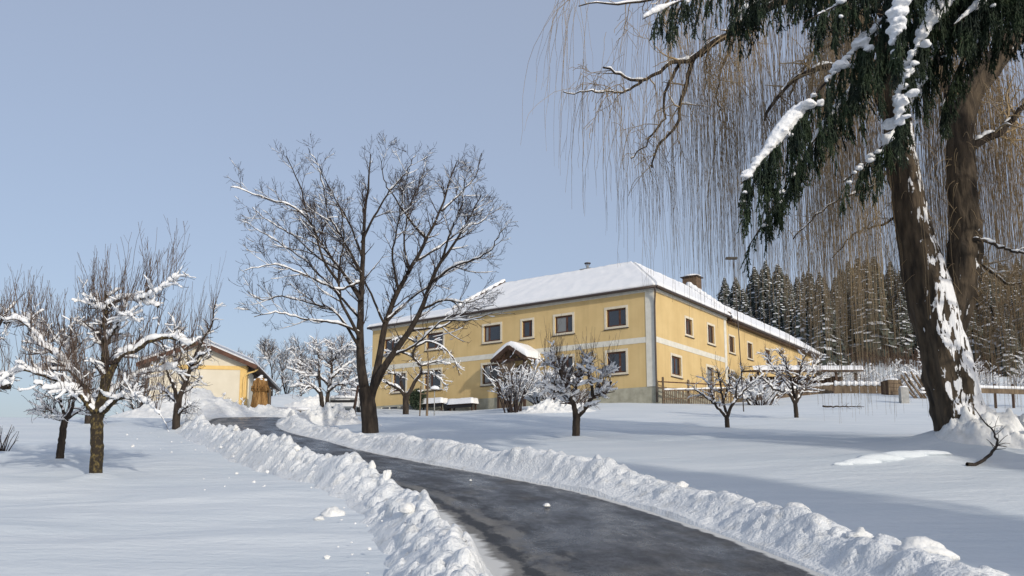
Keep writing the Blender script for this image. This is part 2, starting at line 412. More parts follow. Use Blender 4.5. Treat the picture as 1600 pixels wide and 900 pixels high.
def bank(name, edge, side, hb, wid, seed, label, y0, y1, soft=1., ex=.8, far_up=0.):
    """ridge of ploughed snow along a road edge; side +1 lies to the left of travel"""
    sel = (edge[:, 1] > y0) & (edge[:, 1] < y1)
    E0 = edge[sel]; L = np.linalg.norm(np.diff(E0, axis=0), axis=1).sum()
    ns = int(L / .05); E0 = resample(E0, ns, 1)
    t = nrm(np.gradient(E0, axis=0)); nn = np.stack([-t[:, 1], t[:, 0]], 1) * side
    ne = 70; e = np.linspace(-.16, wid, ne)
    S = np.linspace(0, L, ns)
    ss, ee = np.meshgrid(S, e, indexing='ij')
    P = E0[:, None] + nn[:, None] * e[None, :, None]
    hv = hb * (1 + far_up * sst((E0[:, 1:2] - 12) / 6)) * (1 + .8 * fbm(ss / 1.6, ss * 0, seed, 4))
    foot = .10 * fbm(ss / .5, ss * 0 + 4, seed + 3, 3)
    pk = wid * (.34 + .08 * fbm(ss / 1.7, ss * 0 + 9, seed + 5, 2))
    rise = sst((ee - foot) / (pk - foot)); fall = 1 - sst((ee - pk) / (wid * .97 - pk))
    prof = np.where(ee < pk, rise ** ex, fall)
    h = hv * prof
    # clods pushed into the ridge
    g = rng_of(seed)
    cl = np.zeros_like(h); ds = S[1] - S[0]; de = e[1] - e[0]
    for k in range(int(L * 60)):
        s0 = g.uniform(0, L); e0 = pk[0, 0] + g.normal() * wid * .21; r = .03 + .12 * g.random() ** 3.5
        if e0 < .02: e0 = abs(e0) + .03
        i0, i1 = max(0, int((s0 - r) / ds)), min(ns, int((s0 + r) / ds) + 2)
        j0, j1 = max(0, int((e0 - r + .16) / de)), min(ne, int((e0 + r + .16) / de) + 2)
        if i1 <= i0 or j1 <= j0: continue
        a, asp = g.uniform(0, 3.14), g.uniform(.6, 1)
        dx = ss[i0:i1, j0:j1] - s0; dy = ee[i0:i1, j0:j1] - e0
        xx = (dx * math.cos(a) + dy * math.sin(a)) / r; yy = (-dx * math.sin(a) + dy * math.cos(a)) / (r * asp)
        q = np.clip(1 - (np.abs(xx) ** 2.6 + np.abs(yy) ** 2.6), 0, 1) ** .45 * r * g.uniform(.45, 1.0)
        q = q * (1 + g.uniform(-.5, .5) * xx)
        cl[i0:i1, j0:j1] = np.maximum(cl[i0:i1, j0:j1], q)
    env = sst(ee / (.25 * wid)) * (1 - sst((ee - .62 * wid) / (.3 * wid)))
    h = h + cl * soft * (.25 + .75 * env) * sst((ee + .02) / .1) + (.03 + .05 * soft) * fbm(ss / .3, ee / .3, seed + 7, 3) * prof + .03 * fbm(ss / .09, ee / .09, seed + 8, 2) * prof
    ends = sst(ss / .8) * sst((L - ss) / .8)
    z = ground(P[..., 0], P[..., 1])
    z = np.where(ee < .02, base(P[..., 0], P[..., 1]) - .03 + .0 * ee, z)
    z = z + h * ends - .09 * sst((ee - wid * (.80 + .30 * fbm(ss / .7, ee / .7, seed + 11, 4))) / (.18 * wid))
    I = np.arange(ns * ne).reshape(ns, ne)
    F = np.stack([I[:-1, :-1], I[:-1, 1:], I[1:, 1:], I[1:, :-1]], -1).reshape(-1, 4)
    if side > 0: F = F[:, ::-1]
    o = make(name, np.concatenate([P, z[..., None]], -1).reshape(-1, 3), F, M['bank'])
    return tag(o, label, 'snow bank')
bank('snow_bank', LEs, 1, .31, 1.15, 21, 'crumbly bank of ploughed snow between the open field and the drive, running to the barn', 2.5, 36.5, far_up=.45)
bank('snow_bank', REs, -1, .28, 1.7, 37, 'ploughed snow bank on the tree side of the drive, below the farmhouse', 2.0, 36.0, .6, 1.25)

def clods():
    g = rng_of(5); mb = MB()
    for k in range(150):
        left = g.random() < .6
        i = int(g.integers(260, 800)); e = .2 + abs(g.normal()) * .9 + (.6 if left else .5)
        p = (LEs[i] + NL[i] * e) if left else (REs[i] - NL[i] * e)
        r = .015 + .05 * g.random() ** 4
        V, F = lump((p[0], p[1], gz(p[0], p[1]) + r * .3 + (.25 * max(0, 1 - e / 1.6) if e < 1.5 else 0)), (r, r * g.uniform(.6, 1), r * g.uniform(.6, 1)), int(g.integers(1e6)), .3, ICO1, .8)
        mb.add(V, F)
    tag(mb.build('snow_crumbs', M['clod'], smooth=False), 'small crumbs of snow fallen beside the banks', kind='stuff')
clods()
def blocks():
    # (left?, arc index by y, offset, size xyz, rot) big lumps that one can pick out on the banks
    L = [(1, 13.55, .36, (.07, .06, .13), 'upright lump of snow on the crest of the field-side bank, taller of a pair'),
         (1, 14.2, .36, (.06, .07, .09), 'squat lump of snow just above its taller twin on the field-side bank'),
         (1, 12.6, 1.35, (.15, .11, .12), 'broken slab of snow lying out on the field just off the bank'),
         (1, 12.3, 1.55, (.08, .06, .05), 'fist-sized lump of snow beside the broken slab on the field'),
         (1, 10.3, .6, (.12, .11, .08), 'rounded lump of snow low on the near end of the field-side bank'),
         (1, 17.5, .45, (.09, .08, .08), 'lump of snow on the field-side bank where the drive bends away'),
         (1, 22.5, .42, (.09, .08, .09), 'lump of snow on the crest of the field-side bank below the cherry tree'),
         (0, 8.0, .85, (.24, .17, .12), 'biggest smooth block of snow in the tree-side bank at the frame edge'),
         (0, 8.9, .75, (.13, .11, .09), 'wedge of snow beside the biggest block in the tree-side bank'),
         (0, 10.0, .75, (.17, .11, .08), 'sandy coloured slab of snow on top of the tree-side bank'),
         (0, 12.4, .7, (.10, .08, .08), 'pointed lump of snow on the crest of the tree-side bank'),
         (0, 15.5, .65, (.09, .07, .07), 'small lump of snow on the tree-side bank near the small apple tree')]
    for k, (lf, yy, e, s, lab) in enumerate(L):
        arr = LEs if lf else REs; i = int(np.argmin(np.abs(arr[:, 1] - yy)))
        p = arr[i] + NL[i] * (e if lf else -e)
        hb = 0; zg = gz(p[0], p[1])
        for bk in ('snow_bank', 'snow_bank.001'):
            ok, hit, _, _ = bpy.data.objects[bk].ray_cast(Vector((p[0], p[1], 20)), Vector((0, 0, -1)))
            if ok: zg = max(zg, hit[2])
        V, F = lump((0, 0, 0), s, 400 + k, .36, ICO3, .7)
        o = make('snow_block', V, F, M['clod'], smooth=True); o.location = (p[0], p[1], zg + s[2] * .1); o.rotation_euler = (.2 * math.sin(k * 3), .2 * math.cos(k * 5), k * 1.3)
        tag(o, lab, 'snow block', 'lumps of snow on the banks')
    for (px, Y, s, lab) in ((854, 12.45, .055, 'small snowball lying in the middle of the drive'), (735, 15.3, .03, 'tiny crumb of snow lying far up the drive')):
        p = on_ground(px, Y); V, F = lump((0, 0, 0), (s, s * .8, s * .7), 77, .25, ICO2, .6)
        o = make('snow_block', V, F, M['clod']); o.location = (p[0], p[1], float(base(p[0], p[1])) + .03 + s * .3); tag(o, lab, 'snow block')
bpy.context.view_layer.update()
blocks()
def heap(name, cx, cy, rx, ry, h, rot, seed, label):
    n = 90; a = np.linspace(-1, 1, n); U, W = np.meshgrid(a, a)
    c, s = math.cos(rot), math.sin(rot)
    X = cx + (U * rx * c - W * ry * s); Yy = cy + (U * rx * s + W * ry * c)
    d = np.sqrt(U ** 2 + W ** 2); prof = (1 - sst(d)) ** .8
    hh = h * prof * (1 + .5 * fbm(U * 2.5, W * 2.5, seed, 3)) + .16 * fbm(X / .45, Yy / .45, seed + 1, 3) * prof ** .5
    g = rng_of(seed)
    for k in range(260):
        x0, y0 = g.uniform(cx - rx, cx + rx), g.uniform(cy - ry, cy + ry); r = .06 + .14 * g.random() ** 2
        q = np.clip(1 - ((X - x0) ** 2 + (Yy - y0) ** 2) / r ** 2, 0, 1) ** .5 * r * .7
        hh = hh + q * sst((prof - .05) / .25)
    Zz = ground(X, Yy) + hh - .06 * (d > .95)
    I = np.arange(n * n).reshape(n, n)
    tag(make(name, np.stack([X, Yy, Zz], -1).reshape(-1, 3), np.stack([I[:-1, :-1], I[:-1, 1:], I[1:, 1:], I[1:, :-1]], -1).reshape(-1, 4), M['clod']), label, 'snow pile')
heap('snow_pile', -15.6, 41.0, 3.9, 2.6, 1.15, .05, 61, 'large pile of cleared snow against the barn gable')
heap('snow_pile', -12.6, 43.2, 2.4, 1.4, .45, .2, 62, 'low pile of cleared snow in front of the straw figure')
heap('snow_pile', -14.6, 66, 3.2, 2.2, .9, .2, 63, 'rounded snow heap in the yard behind the low brown wall')
heap('snow_pile', -7.4, 33.0, 1.9, 1.2, .55, .5, 64, 'snow pile over cut brushwood where the drive bends')
heap('snow_pile', 2.2, 43.0, 2.2, 1.2, .42, 0, 65, 'low mound of snow in front of the clipped brown hedge bush')

# ------------------------------------------------------------------ trees
def limb(pts, Y, r0, r1, n=18, jit=.012, g=None, dy=0.0, dy0=0.0):
    """pts: outline of a limb as (column, row) pairs seen at distance Y; dy0..dy: how far it swings away from / towards the viewer"""
    k = len(pts); P = []
    for i, q in enumerate(pts):
        t = i / max(1, k - 1)
        P.append(at(q[0], q[1], Y + (q[2] if len(q) > 2 else dy0 + (dy - dy0) * t)))
    P = resample(np.array(P), n, 1)
    if g is not None and jit:
        J = g.normal(size=(n, 3)) * jit; J[0] = 0; P = P + J * np.linspace(.3, 1, n)[:, None]
    t = np.linspace(0, 1, n)
    return P, r0 + (r1 - r0) * t ** .7
def kids(P, R, n, g, t0=.25, t1=1., ln=(.5, 1.), ang=(35, 70), up=.2, curl=.1, wob=.12, k=8, rfac=.6, rmax=1., rtip=.15, taper_len=.5, flat=0.):
    """grow n side shoots in all from the branches P (N,k,3), spread evenly over them"""
    N, kk, _ = P.shape
    seglen = np.linalg.norm(np.diff(P, axis=1), axis=2).sum(1)
    pi = g.choice(N, n, p=seglen / seglen.sum()); t = g.uniform(t0, t1, n) * (kk - 1) * .999
    i = t.astype(int); f = (t - i)[:, None]
    S = P[pi, i] * (1 - f) + P[pi, i + 1] * f; Tn = nrm(P[pi, i + 1] - P[pi, i])
    r = (R[pi, i] * (1 - f[:, 0]) + R[pi, i + 1] * f[:, 0])
    q = g.normal(size=(n, 3)); q[:, 2] *= (1 - flat); q = nrm(q - (q * Tn).sum(1, keepdims=True) * Tn)
    a = np.radians(g.uniform(ang[0], ang[1], n))[:, None]
    D = nrm(np.cos(a) * Tn + np.sin(a) * q + UP * up)
    tt = t / (kk - 1)
    L = g.uniform(ln[0], ln[1], n) * (1 - taper_len * tt)
    out = np.zeros((n, k, 3)); out[:, 0] = S; p = S.copy()
    for j in range(1, k):
        D = nrm(D + UP * curl + g.normal(size=(n, 3)) * wob); p = p + D * (L / (k - 1))[:, None]; out[:, j] = p
    r0 = np.minimum(r * rfac, rmax)
    RR = r0[:, None] * (1 - (1 - rtip) * np.linspace(0, 1, k)[None] ** .9)
    return out, RR
def snow_on(P, R, g, c0, c1, frac=1., hmin=.25, thick=1., mult=2, rmax=.2, lumpy=.5):
    N, k, _ = P.shape
    if frac < 1:
        m = g.random(N) < frac; P = P[m]; R = R[m]; N = len(P)
    if N == 0: return np.zeros((0, k, 3)), np.zeros((0, k))
    k2 = k * mult; t = np.linspace(0, k - 1, k2); i = np.minimum(t.astype(int), k - 2); f = (t - i)
    Q = P[:, i] * (1 - f)[None, :, None] + P[:, i + 1] * f[None, :, None]; r = R[:, i] * (1 - f) + R[:, i + 1] * f
    T = nrm(np.gradient(Q, axis=1)); hz = np.sqrt(T[..., 0] ** 2 + T[..., 1] ** 2)
    w = np.cumsum(np.linalg.norm(np.diff(Q, axis=1, prepend=Q[:, :1]), axis=2), 1)
    ph = g.uniform(0, 60, (N, 1))
    nz = np.sin(w * 9 + ph) * .5 + np.sin(w * 23 + ph * 1.7) * .35 + np.sin(w * 4.1 + ph * .6) * .6 + g.normal(size=w.shape) * .12
    amt = sst((hz - hmin) / (.95 - hmin)) * np.clip(.75 + lumpy * nz, 0, 2)
    amt[:, 0] = 0; amt[:, -1] *= .3
    rs = np.minimum((c0 + c1 * r) * amt, rmax)
    C = Q + UP * (r * .72 + rs * .45 * thick)[..., None] + g.normal(size=Q.shape) * (rs * .12)[..., None]
    return C, rs
class Tree:
    def __init__(s, name, label, key=None, cat='tree', group=None, loc=None):
        p = SPOT[key] if key else loc
        s.o = np.array([p[0], p[1], gz(p[0], p[1])]); s.e = thing(name, label, cat, s.o, 0, group)
    def mesh(s, name, batches, m, sides):
        """batches: list of (P, R); world coordinates"""
        V = []; F = []; n = 0
        for b, (P, R) in enumerate(batches):
            if len(P) == 0: continue
            v, f = tubes(P - s.o, R, sides[b] if isinstance(sides, (list, tuple)) else sides)
            V.append(v); F.append(f + n); n += len(v)
        if V:
            o = make(name, np.concatenate(V), np.concatenate(F), M[m], s.e)
            if name not in ('trunk', 'limb', 'bough'): o['kind'] = 'stuff'      # twigs and snow too fine to pick apart
            return o
def stack(ls): return np.stack([a for a, b in ls]), np.stack([b for a, b in ls])

def cherry():
    g = rng_of(1); Y = 27.3; t = Tree('cherry_tree', 'tall bare spreading tree beside the drive, snow along its limbs', 'cherry')
    m = 1 / 48.
    TR = [limb([(579, 690), (578, 660), (575, 632), (571, 606)], Y, 14 * m, 11.5 * m, 18, .004, g)]
    L = [limb([(573, 625), (566, 590), (562, 540), (564, 467), (567, 394), (570, 328), (576, 280), (579, 242)], Y, 9 * m, .8 * m, 22, .02, g, .4),
         limb([(578, 625), (586, 595), (594, 555), (602, 500), (623, 450), (651, 405), (673, 361), (696, 311), (706, 274), (712, 250)], Y, 7.2 * m, .8 * m, 22, .02, g, 1.8),
         limb([(577, 622), (590, 592), (612, 555), (640, 517), (662, 478), (673, 439), (690, 408), (714, 372), (735, 340), (752, 305)], Y, 7.2 * m, .8 * m, 22, .02, g, -1.6)]
    S = [limb([(562, 528), (548, 500), (531, 470), (528, 430), (537, 380), (536, 340), (520, 300)], Y, 3.10 * m, 0.60 * m, 22, .02, g, -1.5),
         limb([(563, 545), (548, 520), (525, 485), (480, 472), (440, 462), (405, 470), (385, 455)], Y, 2.79 * m, 0.60 * m, 22, .02, g, .8),
         limb([(564, 470), (536, 425), (503, 384), (480, 340), (468, 285), (447, 245)], Y, 3.41 * m, 0.60 * m, 22, .02, g, 1.2),
         limb([(529, 440), (505, 410), (490, 352), (459, 322), (412, 308), (362, 292)], Y, 2.48 * m, 0.48 * m, 22, .02, g, -2.2, -.6),
         limb([(565, 380), (584, 339), (607, 300), (629, 276), (650, 242)], Y, 2.48 * m, 0.48 * m, 22, .02, g, -1.2),
         limb([(665, 372), (640, 344), (618, 311), (601, 288), (594, 242)], Y, 2.48 * m, 0.48 * m, 22, .02, g, .2, 1.2),
         limb([(673, 442), (707, 417), (740, 406), (770, 390), (786, 356)], Y, 2.48 * m, 0.48 * m, 22, .02, g, -2.8, -.9),
         limb([(658, 484), (695, 467), (729, 475), (755, 464), (775, 445)], Y, 2.23 * m, 0.48 * m, 22, .02, g, .4, -.6),
         limb([(690, 330), (722, 300), (745, 275), (752, 240)], Y, 1.86 * m, 0.48 * m, 22, .02, g, 2.4, 1.3),
         limb([(600, 505), (570, 440), (545, 395), (500, 345), (480, 320)], Y, 2.23 * m, 0.48 * m, 22, .02, g, 3.4, .4),
         limb([(640, 425), (630, 380), (640, 320), (660, 276), (667, 250)], Y, 2.23 * m, 0.48 * m, 22, .02, g, 3.6, .7),
         limb([(563, 440), (530, 455), (480, 430), (430, 412), (385, 420)], Y, 2.23 * m, 0.48 * m, 22, .02, g, -2.6, 0),
         limb([(612, 556), (650, 540), (690, 500), (735, 500), (770, 490)], Y, 1.98 * m, 0.48 * m, 22, .02, g, -2.6, -.3),
         limb([(565, 400), (548, 352), (520, 305), (500, 262), (482, 232)], Y, 2.11 * m, 0.48 * m, 22, .02, g, .8, .2),
         limb([(563, 520), (530, 505), (482, 500), (432, 488), (398, 496)], Y, 2.2 * m, .5 * m, 22, .02, g, -1.4, 0),
         limb([(640, 517), (690, 512), (732, 486), (772, 476)], Y, 2.2 * m, .5 * m, 22, .02, g, 1.2, -.4),
         limb([(564, 500), (522, 452), (472, 402), (422, 372), (380, 345)], Y, 2.4 * m, .5 * m, 22, .02, g, 1.6, .2),
         limb([(566, 430), (540, 380), (512, 335), (505, 290), (498, 262)], Y, 2.2 * m, .5 * m, 22, .02, g, -2.4, -.2),
         limb([(604, 500), (640, 468), (690, 432), (735, 408), (765, 395)], Y, 2.4 * m, .5 * m, 22, .02, g, 2.8, .5),
         limb([(536, 425), (500, 405), (455, 365), (415, 345), (395, 322)], Y, 2.2 * m, .5 * m, 22, .02, g, 2.6, .8),
         limb([(622, 452), (612, 400), (622, 350), (630, 300), (640, 262)], Y, 2.2 * m, .5 * m, 22, .02, g, -2.8, .2),
         limb([(690, 408), (705, 360), (722, 320), (728, 280)], Y, 2.2 * m, .5 * m, 22, .02, g, -3.2, -1),
         limb([(651, 408), (690, 385), (730, 350), (752, 350), (772, 322)], Y, 2.11 * m, 0.48 * m, 22, .02, g, 3.4, 1)]
    A, RA = stack(L); B, RB = stack(S); Q, RQ = stack(TR)
    P0 = np.concatenate([A, B]); R0 = np.concatenate([RA, RB])
    P1, R1 = kids(P0, R0, 430, g, .25, .98, (.6, 1.8), (30, 62), .15, .05, .08, 10, .55, .024, .3)
    P2, R2 = kids(P1, R1, 2400, g, .15, 1, (.25, .8), (30, 65), .1, .05, .10, 7, .6, .0085, .5)
    P3, R3 = kids(P2, R2, 7500, g, .15, 1, (.08, .34), (30, 70), .1, .05, .1, 4, .75, .0065, .6)
    R2 = np.maximum(R2, .005); R3 = np.maximum(R3, .004)
    t.mesh('trunk', [(Q, RQ), (A, RA), (B, RB)], 'bark', [14, 12, 10])
    t.mesh('crown', [(P1, R1), (P2, R2), (P3, R3)], 'twig', [6, 4, 3])
    t.mesh('snow', [snow_on(A, RA, g, .012, .7, hmin=.3, lumpy=.5), snow_on(B, RB, g, .016, .85, hmin=.3), snow_on(P1, R1, g, .010, .9, .8, .35), snow_on(P2, R2, g, .006, .9, .35, .5, lumpy=.8)], 'snow', [8, 7, 6, 4])
cherry()

def orchard(name, label, key, Y, limbs, seed, heavy=.05, n1=90, n2=500, sprouts=120, sl=(.6, 1.6), bark='bark', tw='twig', trunk=1, ln1=(.4, 1.0), ln2=(.15, .5), upc=.12, group='fruit trees round the farm', snowtw=.7, sprout_from=0., sr=.006):
    g = rng_of(seed); t = Tree(name, label, key, 'tree', group)
    LS = [limb(p, Y, r0, r1, 18, .02 if i >= trunk else .006, g, dy, dy0) for i, (p, r0, r1, dy0, dy) in enumerate(limbs)]
    P0, R0 = stack(LS)
    B, RB = P0[trunk:], R0[trunk:]
    P1, R1 = kids(B, R0[trunk:], n1, g, .25, 1, ln1, (35, 80), .05, .03, .16, 8, .55, .03, .3)
    P2, R2 = kids(np.concatenate([P1]), R1, n2, g, .15, 1, ln2, (35, 75), .08, .05, .15, 5, .6, .012, .5)
    R2 = np.maximum(R2, .004)
    tw_b = [(P1, R1), (P2, R2)]; sd = [6, 4]
    if sprouts:
        W, RW = kids(B[:, int(sprout_from * 17):], RB[:, int(sprout_from * 17):], sprouts, g, .1, 1, sl, (20, 70), 3.6, .14, .11, 7, .3, sr, .4, .2)
        RW = np.maximum(RW, .0028)
        W2, RW2 = kids(W, RW, sprouts * 2, g, .2, .9, (.12, .4), (25, 50), .5, .1, .08, 4, .7, .007, .6)
        t.mesh('shoots', [(W, RW), (W2, np.maximum(RW2, .0026))], 'shoot', [4, 3])
    t.mesh('trunk', [(P0[:trunk], R0[:trunk]), (B, RB)], bark, [12, 10])
    t.mesh('crown', tw_b, tw, sd)
    t.mesh('snow', [snow_on(B, RB, g, heavy * 1.0, .75, hmin=.08, lumpy=.22, rmax=.15, mult=4), snow_on(P1, R1, g, heavy * .55, .9, snowtw, .12, lumpy=.3, mult=3), snow_on(P2, R2, g, heavy * .26, .9, snowtw * .55, .25, lumpy=.4)], 'snow', [9, 7, 5])
    return t
m = 1 / 82.
orchard('apple_tree', 'old pruned apple tree with thickly snowed limbs, upright shoots and lichen on its trunk', 'apple', 16.2, [
    ([(148, 758), (150, 735), (152, 705), (151, 668), (152, 645)], 10.0 * m, 9.5 * m, 0, 0),
    ([(152, 650), (163, 615), (166, 577), (163, 535), (167, 497), (166, 455)], 10.0 * m, 2.4 * m, 0, .2),
    ([(151, 652), (130, 622), (107, 604), (80, 607), (55, 600)], 5.0 * m, 1.2 * m, 0, -.7),
    ([(150, 645), (131, 599), (101, 567), (75, 545), (48, 513), (32, 497), (5, 505)], 5.8 * m, 1.8 * m, 0, .5),
    ([(140, 630), (112, 602), (69, 588), (32, 575), (16, 585), (-10, 604)], 4.3 * m, 1.2 * m, 0, -1.1),
    ([(125, 592), (112, 548), (80, 529), (53, 505), (45, 492)], 3.6 * m, 1.2 * m, .2, 1.0),
    ([(162, 615), (172, 583), (180, 562), (213, 545), (235, 529), (267, 527), (304, 538)], 6.5 * m, 2.1 * m, 0, -.3),
    ([(158, 628), (175, 612), (197, 596), (229, 580), (277, 572)], 4.3 * m, 1.2 * m, 0, .9),
    ([(155, 652), (181, 623), (213, 620), (238, 634), (250, 645)], 4.3 * m, 1.2 * m, 0, -.9),
    ([(167, 480), (192, 465), (219, 467), (246, 480)], 4.0 * m, 1.5 * m, .1, -.4),
    ([(166, 485), (148, 480), (133, 472)], 2.9 * m, 1.2 * m, .1, .4),
    ([(219, 467), (243, 458), (277, 432)], 1.8 * m, 0.6 * m, -.4, -.6),
    ([(165, 540), (185, 505), (200, 490)], 2.9 * m, 1.2 * m, .2, -.6),
    ([(164, 560), (150, 520), (120, 500)], 2.9 * m, 1.2 * m, .2, .9)],
    101, .058, 190, 900, 620, (.45, 1.5), 'bark_lichen', 'twig', 1, (.35, .9), (.12, .4), snowtw=.75)
m = 1 / 68.
orchard('young_tree', 'young dark-stemmed tree on a thin trunk, behind the old apple tree', 'young', 19.6, [
    ([(92, 726), (95, 700), (99, 670), (103, 653)], 6.5 * m, 5 * m, 0, 0),
    ([(102, 655), (97, 635), (92, 610), (98, 585)], 3 * m, 1.2 * m, 0, .3), ([(103, 655), (112, 640), (118, 615), (124, 590)], 3.5 * m, 1.2 * m, 0, -.4),
    ([(102, 657), (85, 645), (66, 632), (55, 615)], 2.5 * m, 1 * m, 0, .4), ([(103, 655), (125, 642), (140, 625), (158, 618)], 2.5 * m, 1 * m, 0, .5),
    ([(101, 658), (88, 655), (70, 652)], 1.8 * m, .8 * m, 0, -.5)], 102, .035, 50, 260, 20, (.3, .8), snowtw=.7)
m = 1 / 46.
orchard('pear_tree', 'fruit tree with a leaning split trunk and tall shoots, in front of the barn gable', 'pear', 28.9, [
    ([(275, 682), (275, 660), (277, 640), (279, 622)], 6.5 * m, 5.5 * m, 0, 0),
    ([(279, 628), (286, 605), (297, 580), (306, 550), (318, 530), (332, 508), (338, 470)], 4.5 * m, 1 * m, 0, .4),
    ([(277, 632), (272, 605), (262, 585), (255, 555)], 4 * m, 1 * m, 0, -.6), ([(278, 650), (285, 640), (297, 632)], 2 * m, 1 * m, 0, -.5),
    ([(276, 628), (258, 612), (245, 600)], 3 * m, 1 * m, 0, .8), ([(290, 598), (275, 575), (272, 540), (280, 510)], 3 * m, 1 * m, 0, 1),
    ([(300, 570), (312, 556), (330, 548)], 2.5 * m, 1 * m, .3, -.6), ([(283, 615), (300, 605), (316, 590)], 2.5 * m, 1 * m, 0, 1)], 103, .05, 90, 420, 120, (.9, 2.6), snowtw=.6)
m = 1 / 41.
orchard('apple_tree', 'fruit tree mostly hidden behind the trunk of the old apple tree', 'back_apple', 32, [
    ([(137, 672), (138, 650), (140, 635)], 5.5 * m, 5 * m, 0, 0), ([(140, 640), (125, 610), (115, 585)], 3.5 * m, 1 * m, 0, .3), ([(140, 640), (155, 615), (175, 600)], 3.5 * m, 1 * m, 0, -.5),
    ([(140, 638), (142, 600), (150, 570)], 3.5 * m, 1 * m, 0, .7), ([(140, 640), (180, 625), (205, 622)], 3 * m, 1 * m, 0, 0.9)], 104, .05, 60, 260, 60, (.7, 1.8), snowtw=.7)
m = 1 / 72.
orchard('apple_tree', 'tree cut off by the frame edge, only its twigs and a sawn snowy limb showing', 'edge_apple', 18.5, [
    ([(-70, 735), (-68, 690), (-66, 650)], 9 * m, 8 * m, 0, 0), ([(-66, 655), (-50, 620), (-25, 602), (14, 604)], 6 * m, 4.5 * m, 0, -.4),
    ([(-67, 650), (-45, 590), (-20, 540), (5, 500), (20, 470)], 5 * m, 1.5 * m, 0, .6), ([(-67, 650), (-80, 580), (-70, 520), (-50, 480)], 5 * m, 1.5 * m, 0, .6)],
    105, .045, 60, 320, 60, (.4, 1.2), snowtw=.5)
m = 1 / 54.5
orchard('apple_tree', 'small snow-laden apple tree on a short leaning trunk, standing alone in front of the farmhouse', 'small', 24.4, [
    ([(900, 697), (900, 680), (900.5, 660), (901, 647)], 6.6 * m, 6 * m, 0, 0),
    ([(901, 652), (916, 637), (926, 619), (941, 610), (955, 598)], 4.8 * m, 2 * m, 0, .1),
    ([(900, 650), (897, 636), (893, 624), (889, 617), (876, 606), (862, 596)], 5 * m, 2 * m, 0, -.5),
    ([(893, 626), (902, 597), (907, 578), (918, 558)], 3.5 * m, 1.2 * m, 0, .4), ([(892, 622), (885, 595), (870, 575), (850, 568)], 3.5 * m, 1.2 * m, 0, .7),
    ([(926, 619), (924, 598), (918, 580), (925, 560)], 3 * m, 1.2 * m, 0, -.6), ([(930, 616), (938, 590), (950, 575), (960, 570)], 2.5 * m, 1 * m, 0, .6),
    ([(895, 628), (880, 612), (868, 612), (850, 600)], 3 * m, 1.2 * m, 0, -1), ([(890, 620), (878, 590), (868, 560), (860, 548)], 3 * m, 1.2 * m, 0, -.3)],
    106, .062, 190, 800, 170, (.5, 1.5), tw='twig_red', snowtw=.7, ln1=(.3, .8), ln2=(.1, .35))
m = 1 / 44.6
orchard('young_tree', 'slender forked tree dusted with snow, in front of the picket fence', 'fork', 29.8, [
    ([(1137, 675), (1136, 660), (1135, 648)], 4 * m, 3.4 * m, 0, 0), ([(1135, 652), (1117, 632), (1103, 620), (1085, 608)], 2.6 * m, 1 * m, 0, -.3),
    ([(1136, 652), (1131, 630), (1127, 607), (1121, 578)], 2.6 * m, 1 * m, 0, .4), ([(1137, 650), (1142, 635), (1153, 620), (1173, 600), (1192, 585)], 3 * m, 1 * m, 0, .2),
    ([(1150, 624), (1150, 605), (1158, 590), (1160, 572)], 2 * m, .8 * m, 0.1, -.5), ([(1130, 625), (1140, 600), (1138, 575)], 2 * m, .8 * m, .2, .6),
    ([(1118, 632), (1110, 605), (1098, 590)], 1.8 * m, .8 * m, -.2, .4)], 107, .028, 60, 260, 36, (.4, 1.0), snowtw=.55, ln1=(.3, .9))
m = 1 / 37.5
orchard('plum_tree', 'reddish twiggy plum tree with snowy crown, in front of the open shed', 'plum', 35.5, [
    ([(1245, 662), (1244, 645), (1242, 627)], 3.6 * m, 3.2 * m, 0, 0), ([(1242, 630), (1233, 614), (1207, 607), (1193, 592), (1185, 575)], 2.8 * m, 1 * m, 0, -.4),
    ([(1243, 630), (1253, 613), (1267, 597), (1288, 588)], 2.8 * m, 1 * m, 0, .2), ([(1242, 630), (1238, 600), (1228, 570), (1215, 545)], 2.6 * m, .9 * m, 0, .5),
    ([(1243, 628), (1247, 600), (1252, 570), (1262, 545)], 2.6 * m, .9 * m, 0, -.6), ([(1236, 608), (1222, 590), (1202, 565), (1195, 550)], 2 * m, .8 * m, 0, .9), ([(1250, 600), (1270, 575), (1285, 555)], 2 * m, .8 * m, 0, .7)],
    108, .045, 150, 800, 60, (.4, 1.1), tw='twig_red', snowtw=.8, ln1=(.3, .9), ln2=(.12, .4))
m = 1 / 23.5
orchard('fruit_tree', 'dark tree with two crooked limbs standing close against the farmhouse front', 'house_tree', 56, [
    ([(634, 650), (634, 635), (634, 616)], 4.8 * m, 4.6 * m, 0, 0), ([(634, 622), (627, 610), (616, 604), (600, 596), (586, 580)], 3 * m, 1.2 * m, 0, -.5),
    ([(633, 620), (628, 600), (625, 585), (605, 583)], 2.4 * m, 1 * m, 0, .5), ([(635, 620), (641, 612), (648, 596), (660, 584), (656, 570), (643, 557), (652, 537), (650, 525)], 3.6 * m, 1.4 * m, 0, -.3),
    ([(660, 584), (672, 582), (688, 592), (698, 605)], 1.8 * m, .6 * m, -.2, -1), ([(650, 542), (668, 532), (690, 541), (710, 560), (718, 585)], 1.8 * m, .6 * m, -.3, -.8),
    ([(645, 557), (620, 548), (600, 555)], 1.8 * m, .6 * m, 0, .6), ([(658, 572), (684, 564), (705, 570)], 1.6 * m, .6 * m, 0, .7), ([(650, 535), (632, 526), (612, 532)], 1.6 * m, .6 * m, 0, -.8)],
    109, .05, 130, 700, 50, (.5, 1.2), snowtw=.7, ln1=(.5, 1.5), ln2=(.2, .6))
m = 1 / 26.5
